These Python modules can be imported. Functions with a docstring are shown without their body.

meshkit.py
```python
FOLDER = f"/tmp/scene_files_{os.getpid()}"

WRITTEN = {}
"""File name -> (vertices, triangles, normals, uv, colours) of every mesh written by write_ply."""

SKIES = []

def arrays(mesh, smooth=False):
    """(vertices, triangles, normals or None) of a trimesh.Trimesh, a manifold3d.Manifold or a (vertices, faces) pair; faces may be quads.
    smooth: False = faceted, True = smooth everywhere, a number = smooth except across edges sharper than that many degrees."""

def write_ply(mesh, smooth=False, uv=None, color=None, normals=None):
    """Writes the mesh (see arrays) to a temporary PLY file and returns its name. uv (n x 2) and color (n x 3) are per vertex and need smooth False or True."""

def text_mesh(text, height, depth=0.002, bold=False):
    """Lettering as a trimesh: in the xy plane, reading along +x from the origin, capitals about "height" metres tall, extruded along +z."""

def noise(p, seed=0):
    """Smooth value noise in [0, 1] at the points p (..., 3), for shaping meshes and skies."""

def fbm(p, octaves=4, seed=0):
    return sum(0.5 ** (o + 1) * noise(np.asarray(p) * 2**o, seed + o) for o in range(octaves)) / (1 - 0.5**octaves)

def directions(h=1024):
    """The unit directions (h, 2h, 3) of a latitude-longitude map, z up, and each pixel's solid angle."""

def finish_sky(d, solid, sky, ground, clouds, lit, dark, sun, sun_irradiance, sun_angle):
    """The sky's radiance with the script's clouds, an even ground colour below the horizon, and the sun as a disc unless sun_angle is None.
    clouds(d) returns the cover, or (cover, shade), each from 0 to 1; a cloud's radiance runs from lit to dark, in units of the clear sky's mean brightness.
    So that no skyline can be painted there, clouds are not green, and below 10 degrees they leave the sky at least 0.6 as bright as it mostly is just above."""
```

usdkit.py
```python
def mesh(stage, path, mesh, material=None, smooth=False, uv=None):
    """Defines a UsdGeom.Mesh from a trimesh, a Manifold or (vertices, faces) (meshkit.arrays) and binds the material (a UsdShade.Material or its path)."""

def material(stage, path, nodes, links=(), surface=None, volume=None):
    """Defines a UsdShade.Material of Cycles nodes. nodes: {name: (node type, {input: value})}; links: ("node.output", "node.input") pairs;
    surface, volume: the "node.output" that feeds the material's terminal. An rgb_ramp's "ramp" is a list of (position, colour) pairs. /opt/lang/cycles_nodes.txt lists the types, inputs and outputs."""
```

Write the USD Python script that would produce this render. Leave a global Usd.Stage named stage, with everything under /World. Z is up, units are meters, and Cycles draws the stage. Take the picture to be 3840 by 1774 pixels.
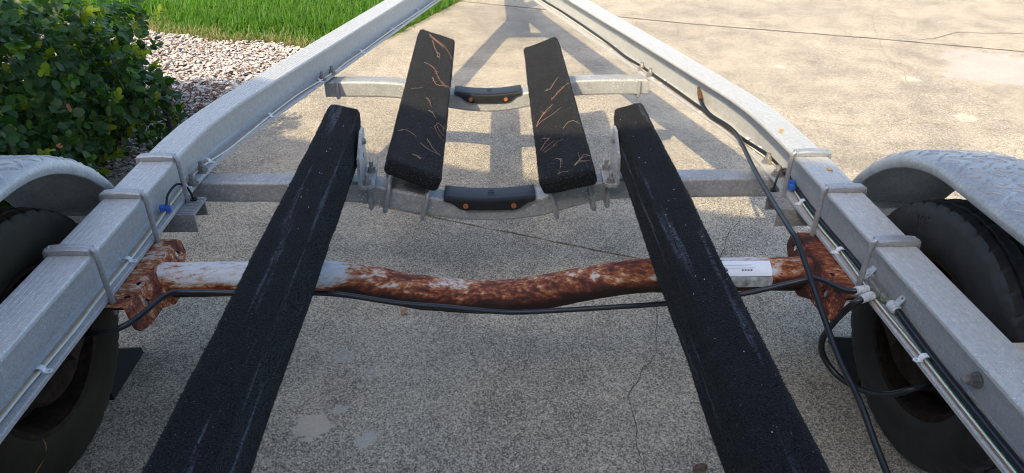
import math
import numpy as np
import trimesh
import manifold3d as mf
from scipy.interpolate import PchipInterpolator
from shapely.geometry import Polygon, Point
from pxr import Usd, UsdGeom, UsdLux, UsdShade, Gf, Sdf, Vt
import usdkit, meshkit

stage = Usd.Stage.CreateInMemory()
UsdGeom.SetStageUpAxis(stage, UsdGeom.Tokens.z)
UsdGeom.SetStageMetersPerUnit(stage, 1.0)
UsdGeom.Xform.Define(stage, "/World")
UsdGeom.Scope.Define(stage, "/World/Looks")

# ------------------------------------------------------------------ camera, sky, sun
CAM = np.array([-0.00469, -1.28163, 0.67287])
PITCH, YAW, ROLL, FPX = 0.54186, 0.03909, 0.00965, 2655.47
EXPOSURE = 1.45
SKY = 0.15
SUN = 0.62
SUN_DIR = np.array([-0.60, -1.08, 1.0])
SUN_DIR /= np.linalg.norm(SUN_DIR)

cy, sy, cp, sp = math.cos(YAW), math.sin(YAW), math.cos(PITCH), math.sin(PITCH)
fwd = np.array([sy * cp, cy * cp, -sp])
rgt = np.array([cy, -sy, 0.0])
upv = np.cross(rgt, fwd)
rgt, upv = math.cos(ROLL) * rgt + math.sin(ROLL) * upv, -math.sin(ROLL) * rgt + math.cos(ROLL) * upv
cam = UsdGeom.Camera.Define(stage, "/World/camera")
m = Gf.Matrix4d(*[float(v) for v in (*rgt, 0, *upv, 0, *(-fwd), 0, *CAM, 1)])
cam.AddTransformOp().Set(m)
cam.CreateHorizontalApertureAttr(36.0)
cam.CreateVerticalApertureAttr(36.0 * 473 / 1024)
cam.CreateFocalLengthAttr(36.0 * FPX / 3840)
cam.CreateClippingRangeAttr(Gf.Vec2f(0.02, 500))
cam.CreateExposureAttr(EXPOSURE)

sky = UsdLux.DomeLight.Define(stage, "/World/sky")
sky_m = usdkit.material(stage, "/World/Looks/sky", {
    "t": ("sky_texture", {"sky_type": "single_scattering", "sun_disc": False, "sun_elevation": float(math.asin(SUN_DIR[2])),
                          "sun_rotation": float(math.atan2(SUN_DIR[0], SUN_DIR[1])), "aerosol_density": 2.6}),
    "b": ("background_shader", {"strength": SKY})}, [("t.color", "b.color")], surface="b.background")
UsdShade.MaterialBindingAPI.Apply(sky.GetPrim()).Bind(sky_m)
sky.GetPrim().SetCustomDataByKey("kind", "structure")

sun = UsdLux.DistantLight.Define(stage, "/World/sun")
sun.CreateIntensityAttr(SUN)
sun.CreateNormalizeAttr(True)
sun.CreateAngleAttr(0.5)
sun.CreateColorAttr(Gf.Vec3f(1.0, 0.85, 0.56))
zx = SUN_DIR
xx = np.cross([0, 0, 1.0], zx); xx /= np.linalg.norm(xx)
yx = np.cross(zx, xx)
sun.AddTransformOp().Set(Gf.Matrix4d(*[float(v) for v in (*xx, 0, *yx, 0, *zx, 0, 0, 0, 20, 1)]))

# ------------------------------------------------------------------ helpers
G = -0.48                      # ground level (top of the rails is z = 0)
rng = np.random.default_rng(7)
used = {}


def pathof(name, parent):
    base = (parent.GetPath().pathString if parent is not None else "/World")
    k = (base, name)
    used[k] = used.get(k, -1) + 1
    return f"{base}/{name}" + (f"_{used[k]:03d}" if used[k] else "")


def tag(o, label=None, cat=None, group=None, kind=None):
    p = o.GetPrim() if hasattr(o, "GetPrim") else o
    for k, v in (("label", label), ("category", cat), ("group", group), ("kind", kind)):
        if v:
            p.SetCustomDataByKey(k, v)
    return p


def obj(name, mesh, mat, parent=None, smooth=30, **kw):
    m_ = usdkit.mesh(stage, pathof(name, parent), mesh, mat, smooth=smooth)
    return tag(m_, **kw)


def thing(name, loc=(0, 0, 0), rotz=0, parent=None, **kw):
    x = UsdGeom.Xform.Define(stage, pathof(name, parent))
    if any(loc) or rotz:
        x.AddTranslateOp().Set(Gf.Vec3d(*map(float, loc)))
        x.AddRotateZOp().Set(float(rotz))
    return tag(x, **kw)


def cat(*ms):
    vs, fs, n = [], [], 0
    for a in ms:
        v, f = (np.asarray(a.vertices), np.asarray(a.faces)) if hasattr(a, "vertices") else a
        vs.append(v); fs.append(f + n); n += len(v)
    return np.vstack(vs), np.vstack(fs)


def box(lo, hi):
    lo, hi = np.minimum(lo, hi), np.maximum(lo, hi)
    b = trimesh.creation.box(extents=hi - lo)
    b.apply_translation((lo + hi) / 2)
    return b


def cyl(p, q, r, n=16, r2=None):
    p, q = np.asarray(p, float), np.asarray(q, float)
    return tube([p, q], [r, r if r2 is None else r2], n)


def smooth_path(p, step=0.012):
    """Catmull-Rom through the points, resampled."""
    p = np.asarray(p, float)
    P = np.vstack([2 * p[0] - p[1], p, 2 * p[-1] - p[-2]])
    out = []
    for i in range(1, len(P) - 2):
        n = max(2, int(np.linalg.norm(P[i + 1] - P[i]) / step))
        t = np.linspace(0, 1, n, endpoint=False)[:, None]
        a, b, c_, d = P[i - 1], P[i], P[i + 1], P[i + 2]
        out.append(0.5 * (2 * b + (c_ - a) * t + (2 * a - 5 * b + 4 * c_ - d) * t**2 + (3 * b - a - 3 * c_ + d) * t**3))
    return np.vstack(out + [p[-1:]])


def frames(p):
    t = np.gradient(p, axis=0)
    t /= np.linalg.norm(t, axis=1, keepdims=True) + 1e-12
    a = np.zeros_like(t)
    ref = np.array([0, 0, 1.0]) if abs(t[0, 2]) < 0.9 else np.array([1.0, 0, 0])
    a[0] = np.cross(t[0], ref); a[0] /= np.linalg.norm(a[0])
    for i in range(1, len(p)):
        v = a[i - 1] - t[i] * (a[i - 1] @ t[i])
        a[i] = v / (np.linalg.norm(v) + 1e-12)
    return t, a, np.cross(t, a)


def skin(rings, closed=True):
    """rings (n, k, 3) joined, with flat end caps."""
    n, k, _ = rings.shape
    v = rings.reshape(-1, 3)
    i, j = np.meshgrid(np.arange(n - 1), np.arange(k), indexing="ij")
    j2 = (j + 1) % k
    q = np.stack([i * k + j, i * k + j2, (i + 1) * k + j2, (i + 1) * k + j], -1).reshape(-1, 4)
    f = [q[:, [0, 1, 2]], q[:, [0, 2, 3]]]
    if closed:
        for e, flip in ((0, True), (n - 1, False)):
            poly = rings[e]
            c0 = poly.mean(0)
            nrm = np.cross(poly[1] - c0, poly[0] - c0)
            cidx = len(v); v = np.vstack([v, c0])
            jj = np.arange(k)
            tri = np.stack([e * k + jj, e * k + (jj + 1) % k, np.full(k, cidx)], -1)
            f.append(tri[:, ::-1] if flip else tri)
    return v, np.vstack(f)


def tube(points, r, n=10, wob=0.0):
    p = np.asarray(points, float)
    r = np.broadcast_to(np.asarray(r, float), (len(p),))
    t, a, b = frames(p)
    ang = np.arange(n) * 2 * np.pi / n
    ring = p[:, None] + r[:, None, None] * (np.cos(ang)[None, :, None] * a[:, None] + np.sin(ang)[None, :, None] * b[:, None])
    return skin(ring)


def loft_plan(path, prof):
    """Profile (u, z) swept along a plan path; u is measured to the RIGHT of the direction of travel. Profile caps by triangulation."""
    p = np.asarray(path, float)
    d = np.gradient(p, axis=0); d /= np.linalg.norm(d, axis=1, keepdims=True)
    nr = np.stack([d[:, 1], -d[:, 0]], -1)
    prof = np.asarray(prof, float)
    rings = np.zeros((len(p), len(prof), 3))
    rings[:, :, :2] = p[:, None] + prof[None, :, :1] * nr[:, None]
    rings[:, :, 2] = prof[None, :, 1]
    v, f = skin(rings, closed=False)
    tv, tf = trimesh.creation.triangulate_polygon(Polygon(prof), engine="earcut")
    idx = [int(np.argmin(np.hypot(prof[:, 0] - a, prof[:, 1] - b))) for a, b in tv]
    tri = np.array(idx)[tf]
    return v, np.vstack([f, tri, tri[:, ::-1] + (len(p) - 1) * len(prof)])


def ball_hull(pts, r, seg=16):
    m_ = mf.Manifold()
    parts = [mf.Manifold.sphere(r, seg).translate([float(x) for x in p]) for p in pts]
    return mf.Manifold.batch_hull(parts)


def as_tm(man):
    me = man.to_mesh()
    return trimesh.Trimesh(np.asarray(me.vert_properties)[:, :3], np.asarray(me.tri_verts), process=True)


def rbox(lo, hi, r, seg=8):
    lo, hi = np.minimum(lo, hi) + r, np.maximum(lo, hi) - r
    return as_tm(ball_hull([(x, y, z) for x in (lo[0], hi[0]) for y in (lo[1], hi[1]) for z in (lo[2], hi[2])], r, seg))


def rot_to(mesh, axis_from, axis_to):
    T = trimesh.geometry.align_vectors(axis_from, axis_to)
    mesh.apply_transform(T)
    return mesh


def plate(poly, t, origin, ex, ey):
    """Extrude a shapely polygon by t along ex x ey, placed in the plane (origin, ex, ey)."""
    m_ = trimesh.creation.extrude_polygon(poly, t)
    ex, ey = np.asarray(ex, float), np.asarray(ey, float)
    ex = ex / np.linalg.norm(ex); ey = ey / np.linalg.norm(ey); ez = np.cross(ex, ey)
    T = np.eye(4); T[:3, 0], T[:3, 1], T[:3, 2], T[:3, 3] = ex, ey, ez, origin
    m_.apply_transform(T)
    return m_


def nut_bolt(p, axis=(0, 0, 1), r=0.0065, nut=0.011, h=0.010, stud=0.012, washer=0.014):
    """(stud, nut, washer) meshes at p standing along axis."""
    out = []
    w = trimesh.creation.cylinder(washer, 0.003, sections=20); w.apply_translation([0, 0, 0.0015])
    n_ = trimesh.creation.cylinder(nut, h, sections=6); n_.apply_translation([0, 0, 0.003 + h / 2])
    zz = np.linspace(0, 0.003 + h + stud, 26)
    rr = r * (1 - 0.07 * (np.arange(26) % 2)); rr[-1] *= 0.8
    s = tube(np.c_[np.zeros(26), np.zeros(26), zz], rr, 10)
    for a in (s, n_, w):
        a = trimesh.Trimesh(*a, process=False) if isinstance(a, tuple) else a
        rot_to(a, [0, 0, 1], np.asarray(axis, float) / np.linalg.norm(axis))
        a.apply_translation(p)
        out.append(a)
    return out


# ------------------------------------------------------------------ materials
def M(name, nodes, links, surface="p.BSDF"):
    return usdkit.material(stage, "/World/Looks/" + name, nodes, links, surface=surface)


def simple(name, color, rough=0.5, metallic=0.0, vary=0.12, scale=60, bump=0.0, bscale=300, spec=0.5, island=0.0, sheen=0.0):
    c0 = [max(0, x * (1 - vary)) for x in color]; c1 = [min(1, x * (1 + vary)) for x in color]
    nodes = {"g": ("geometry", {}), "n": ("noise_texture", {"scale": scale, "detail": 4.0, "roughness": 0.6}),
             "r": ("rgb_ramp", {"ramp": [(0.3, c0), (0.7, c1)]}),
             "p": ("principled_bsdf", {"roughness": rough, "metallic": metallic, "specular_ior_level": spec, "sheen_weight": sheen})}
    links = [("g.position", "n.vector"), ("n.fac", "r.fac")]
    last = "r.color"
    if island:
        nodes["h"] = ("hsv", {"fac": 1.0, "hue": 0.5, "saturation": 1.0})
        nodes["hv"] = ("map_range", {"from_min": 0.0, "from_max": 1.0, "to_min": 1 - island, "to_max": 1 + island})
        links += [("g.random_per_island", "hv.value"), ("hv.result", "h.value"), ("r.color", "h.color")]
        last = "h.color"
    links.append((last, "p.base_color"))
    if bump:
        nodes["bn"] = ("noise_texture", {"scale": bscale, "detail": 3.0})
        nodes["b"] = ("bump", {"strength": bump, "distance": 0.002})
        links += [("g.position", "bn.vector"), ("bn.fac", "b.height"), ("b.normal", "p.normal")]
    return M(name, nodes, links)


# weathered aluminium of the rails: mottled oxide, fine spangle
def metal(name, c0, c1, rough0, rough1, metallic, spots=0.0, scale=45, spot_col=(0.75, 0.76, 0.77), spot_scale=140):
    nodes = {"g": ("geometry", {}), "n": ("noise_texture", {"scale": scale, "detail": 5.0, "roughness": 0.65}),
             "n2": ("noise_texture", {"scale": scale * 6, "detail": 2.0}), "n3": ("noise_texture", {"scale": 5.0, "detail": 3.0}),
             "mx": ("math", {"math_type": "multiply_add", "value2": 0.5}), "mx2": ("math", {"math_type": "multiply_add", "value2": 0.5, "value3": -0.02}),
             "r": ("rgb_ramp", {"ramp": [(0.38, c0), (0.62, c1)]}),
             "v": ("voronoi_texture", {"scale": spot_scale, "randomness": 1.0}), "vm": ("map_range", {"from_min": 0.12, "from_max": 0.26, "to_min": 1.0, "to_max": 0.0, "clamp": True}),
             "vn": ("noise_texture", {"scale": 14.0, "detail": 2.0}), "vr": ("map_range", {"from_min": 0.38, "from_max": 0.58, "to_min": 0.0, "to_max": spots, "clamp": True}),
             "vf": ("math", {"math_type": "multiply"}),
             "mc": ("mix_color", {"blend_type": "mix", "b": spot_col}),
             "rr": ("map_range", {"from_min": 0.3, "from_max": 0.7, "to_min": rough0, "to_max": rough1}),
             "b": ("bump", {"strength": 0.08, "distance": 0.001}),
             "p": ("principled_bsdf", {"metallic": metallic})}
    links = [("g.position", "n.vector"), ("g.position", "n2.vector"), ("g.position", "n3.vector"), ("g.position", "v.vector"), ("g.position", "vn.vector"),
             ("n.fac", "mx.value1"), ("n2.fac", "mx2.value1"), ("mx2.value", "mx.value3"), ("mx.value", "r.fac"),
             ("v.distance", "vm.value"), ("vn.fac", "vr.value"), ("vm.result", "vf.value1"), ("vr.result", "vf.value2"),
             ("r.color", "mc.a"), ("vf.value", "mc.fac"), ("mc.result", "p.base_color"),
             ("n3.fac", "rr.value"), ("rr.result", "p.roughness"), ("n2.fac", "b.height"), ("b.normal", "p.normal")]
    return M(name, nodes, links)


ALU = metal("weathered_aluminium", (0.35, 0.345, 0.33), (0.48, 0.475, 0.455), 0.48, 0.64, 0.25, spots=0.75, scale=90, spot_scale=190)
GALV = metal("galvanised_steel", (0.27, 0.27, 0.265), (0.38, 0.38, 0.37), 0.42, 0.6, 0.3, spots=0.8, scale=25, spot_scale=110)
BOLT = metal("zinc_bolt", (0.22, 0.21, 0.20), (0.36, 0.35, 0.33), 0.4, 0.6, 0.7, scale=160)
UBOLT = metal("dull_steel", (0.28, 0.285, 0.29), (0.40, 0.405, 0.41), 0.4, 0.55, 0.6, scale=90)
FEND = metal("fender_plate", (0.24, 0.245, 0.25), (0.33, 0.335, 0.335), 0.38, 0.55, 0.45, spots=0.2, scale=30)
FEND_UNDER = FEND
RUBBER_HOSE = simple("black_hose", (0.007, 0.0075, 0.009), 0.28, vary=0.3, scale=40)
RUBBER = simple("tyre_rubber", (0.017, 0.017, 0.0168), 0.55, vary=0.35, scale=25, bump=0.2, bscale=180, spec=0.3)
PLASTIC = simple("black_plastic", (0.012, 0.0125, 0.0135), 0.45, vary=0.25, scale=70, bump=0.1, bscale=400, spec=0.25)
WHITE_PL = simple("white_plastic", (0.72, 0.73, 0.74), 0.45, vary=0.06)
BLUE_PL = simple("blue_plastic", (0.03, 0.13, 0.50), 0.4, vary=0.1)
WIRE_TAN = simple("tan_wire", (0.48, 0.33, 0.15), 0.5, vary=0.25, scale=30)
WIRE_WHITE = simple("white_wire", (0.66, 0.64, 0.58), 0.5, vary=0.1)
WIRE_GREEN = simple("green_wire", (0.02, 0.20, 0.13), 0.5, vary=0.1)
WIRE_BROWN = simple("brown_wire", (0.22, 0.14, 0.085), 0.5, vary=0.15)
RUST_SCREW = simple("rusty_screw", (0.30, 0.09, 0.028), 0.7, vary=0.35, scale=400)
BRASS = metal("dull_brass", (0.17, 0.18, 0.16), (0.30, 0.31, 0.27), 0.45, 0.6, 0.5, scale=120)
SLEEVE = simple("chalky_sleeve", (0.50, 0.52, 0.53), 0.5, vary=0.3, scale=120)
RUST_DARK = simple("rusty_rim", (0.018, 0.011, 0.007), 0.8, vary=0.8, scale=45, bump=0.3, bscale=150, spec=0.2)
WOOD = simple("grey_wood", (0.26, 0.22, 0.17), 0.8, vary=0.25, scale=50)
PALE = simple("pale_board", (0.50, 0.44, 0.37), 0.75, vary=0.25, scale=30, bump=0.5, bscale=60)
CHOCK = simple("chock_rubber", (0.007, 0.009, 0.011), 0.6, vary=0.2, spec=0.2)
YELLOW = simple("yellow_paint", (0.20, 0.10, 0.012), 0.6, vary=0.8, scale=60)
STUCCO = simple("house_stucco", (0.80, 0.76, 0.68), 0.85, vary=0.05, scale=8)
TILE = simple("roof_tile", (0.20, 0.11, 0.08), 0.8, vary=0.3, scale=6)
TWIG = simple("dry_twig", (0.36, 0.18, 0.10), 0.75, vary=0.45, scale=120)
TWIG_PALE = simple("pale_twig", (0.42, 0.29, 0.19), 0.75, vary=0.3, scale=120)
LEAF_BROWN = simple("brown_leaf", (0.10, 0.055, 0.035), 0.7, vary=0.5, scale=120)
LEAF_ORANGE = simple("orange_leaf", (0.50, 0.26, 0.06), 0.6, vary=0.3, scale=120)
LINT = simple("white_lint", (0.62, 0.60, 0.56), 0.8, vary=0.2)
PIPE = simple("black_pipe", (0.02, 0.02, 0.021), 0.5, vary=0.2)
SOIL = simple("dark_soil", (0.07, 0.05, 0.035), 0.9, vary=0.5, scale=40, bump=0.6, bscale=70)
GROUND_M = simple("turf_ground", (0.045, 0.07, 0.02), 0.9, vary=0.4, scale=2)
CRACK = simple("crack_dirt", (0.035, 0.032, 0.028), 0.95, vary=0.3)
CRACK_PALE = simple("faint_crack", (0.22, 0.19, 0.135), 0.95, vary=0.3)
STICKER = simple("white_sticker", (0.74, 0.76, 0.78), 0.35, vary=0.04)
INK = simple("dark_ink", (0.06, 0.06, 0.07), 0.6)


# carpet: black pile with lint specks and faded streaks that run along the board
def carpet(name, base, streak, streak_amt, speck):
    nodes = {"g": ("geometry", {}), "n": ("noise_texture", {"scale": 420.0, "detail": 3.0}),
             "map": ("mapping", {"mapping_type": "point", "scale": (52.0, 2.4, 52.0)}), "s": ("noise_texture", {"scale": 1.0, "detail": 5.0, "roughness": 0.62}),
             "sr": ("map_range", {"from_min": 0.57, "from_max": 0.76, "to_min": 0.0, "to_max": streak_amt, "clamp": True}),
             "s2": ("noise_texture", {"scale": 230.0, "detail": 2.0}), "s2r": ("map_range", {"from_min": 0.35, "from_max": 0.62, "clamp": True}), "sm": ("math", {"math_type": "multiply"}),
             "r": ("rgb_ramp", {"ramp": [(0.35, [x * 0.45 for x in base]), (0.7, [x * 1.7 for x in base])]}),
             "m1": ("mix_color", {"b": streak}),
             "v": ("voronoi_texture", {"scale": 330.0}), "vm": ("map_range", {"from_min": 0.14, "from_max": 0.24, "to_min": 1.0, "to_max": 0.0, "clamp": True}),
             "vc": ("separate_color", {}), "vt": ("math", {"math_type": "less_than", "value2": speck}), "vf": ("math", {"math_type": "multiply"}),
             "m2": ("mix_color", {"b": (0.22, 0.215, 0.20)}),
             "b": ("bump", {"strength": 0.9, "distance": 0.0025}),
             "p": ("principled_bsdf", {"roughness": 0.95, "specular_ior_level": 0.06, "sheen_weight": 0.03, "sheen_roughness": 0.4})}
    links = [("g.position", "n.vector"), ("g.position", "map.vector"), ("map.vector", "s.vector"), ("g.position", "s2.vector"), ("g.position", "v.vector"),
             ("s.fac", "sr.value"), ("s2.fac", "s2r.value"), ("sr.result", "sm.value1"), ("s2r.result", "sm.value2"), ("n.fac", "r.fac"), ("r.color", "m1.a"), ("sm.value", "m1.fac"),
             ("v.color", "vc.color"), ("vc.r", "vt.value1"), ("v.distance", "vm.value"), ("vm.result", "vf.value1"), ("vt.value", "vf.value2"),
             ("m1.result", "m2.a"), ("vf.value", "m2.fac"), ("m2.result", "p.base_color"), ("n.fac", "b.height"), ("b.normal", "p.normal")]
    return M(name, nodes, links)


CARPET = carpet("black_carpet", (0.0115, 0.0117, 0.0130), (0.13, 0.155, 0.19), 0.9, 0.02)
CARPET_PAD = carpet("speckled_carpet", (0.0150, 0.0152, 0.0162), (0.05, 0.05, 0.05), 0.2, 0.42)


def rust(name, white_ramp):
    """Galvanised steel flaking to orange and brown rust. white_ramp: amount of surviving zinc along x (world metres)."""
    nodes = {"g": ("geometry", {}), "sx": ("separate_xyz", {}), "mp": ("mapping", {"mapping_type": "point", "scale": (0.55, 1.0, 1.3)}),
             "n": ("noise_texture", {"scale": 42.0, "detail": 6.0, "roughness": 0.66}), "n2": ("noise_texture", {"scale": 170.0, "detail": 4.0, "roughness": 0.65}), "n3": ("noise_texture", {"scale": 15.0, "detail": 6.0, "roughness": 0.65, "distortion": 1.4}),
             "xr": ("map_range", {"from_min": -0.75, "from_max": 0.75, "clamp": True}), "wr": ("rgb_ramp", {"ramp": white_ramp}), "wb": ("rgb_to_bw", {}),
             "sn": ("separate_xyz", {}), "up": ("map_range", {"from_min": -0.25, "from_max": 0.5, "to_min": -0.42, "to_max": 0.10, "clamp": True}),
             "a1": ("math", {"math_type": "multiply_add", "value2": 0.62, "value3": 0.0}), "a2": ("math", {"math_type": "multiply_add", "value2": 0.8}), "a3": ("math", {"math_type": "add"}),
             "a4": ("math", {"math_type": "multiply_add", "value2": 0.95, "value3": -0.685}),
             "r": ("rgb_ramp", {"ramp": [(0.10, (0.020, 0.009, 0.006)), (0.30, (0.060, 0.016, 0.009)), (0.42, (0.150, 0.036, 0.014)), (0.50, (0.27, 0.080, 0.022)), (0.56, (0.34, 0.16, 0.07)), (0.62, (0.42, 0.33, 0.26)), (0.74, (0.50, 0.50, 0.50)), (1.0, (0.58, 0.59, 0.61))]}),
             "b": ("bump", {"strength": 0.7, "distance": 0.003}), "rr": ("map_range", {"from_min": 0.4, "from_max": 0.7, "to_min": 0.75, "to_max": 0.42, "clamp": True}),
             "p": ("principled_bsdf", {"specular_ior_level": 0.4})}
    links = [("g.position", "mp.vector"), ("mp.vector", "n.vector"), ("mp.vector", "n2.vector"), ("mp.vector", "n3.vector"), ("g.position", "sx.vector"), ("sx.x", "xr.value"), ("xr.result", "wr.fac"), ("wr.color", "wb.color"),
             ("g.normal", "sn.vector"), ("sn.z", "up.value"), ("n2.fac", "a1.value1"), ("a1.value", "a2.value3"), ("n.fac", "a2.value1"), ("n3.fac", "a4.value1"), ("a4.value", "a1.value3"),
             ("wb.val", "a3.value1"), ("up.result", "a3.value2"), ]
    nodes["a5"] = ("math", {"math_type": "add"})
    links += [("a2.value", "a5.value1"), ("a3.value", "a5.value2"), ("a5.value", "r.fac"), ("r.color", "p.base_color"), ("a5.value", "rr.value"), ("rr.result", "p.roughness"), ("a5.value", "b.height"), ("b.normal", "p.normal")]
    return M(name, nodes, links)


g1 = lambda v: (v, v, v)
RUST = rust("rusty_zinc", [(0.0, g1(0.0)), (0.06, g1(0.06)), (0.13, g1(0.20)), (0.24, g1(0.36)), (0.285, g1(0.28)), (0.312, g1(0.02)), (0.36, g1(-0.10)), (0.5, g1(-0.14)), (0.62, g1(-0.12)), (0.70, g1(-0.10)), (0.76, g1(0.10)), (0.86, g1(0.14)), (0.90, g1(-0.06)), (0.95, g1(-0.16)), (1.0, g1(-0.18))])
RUST_L = rust("rusty_zinc_pale", [(0.0, g1(-0.10)), (1.0, g1(-0.10))])
RUST_R = rust("rusty_zinc_dark", [(0.0, g1(-0.22)), (1.0, g1(-0.22))])


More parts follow.
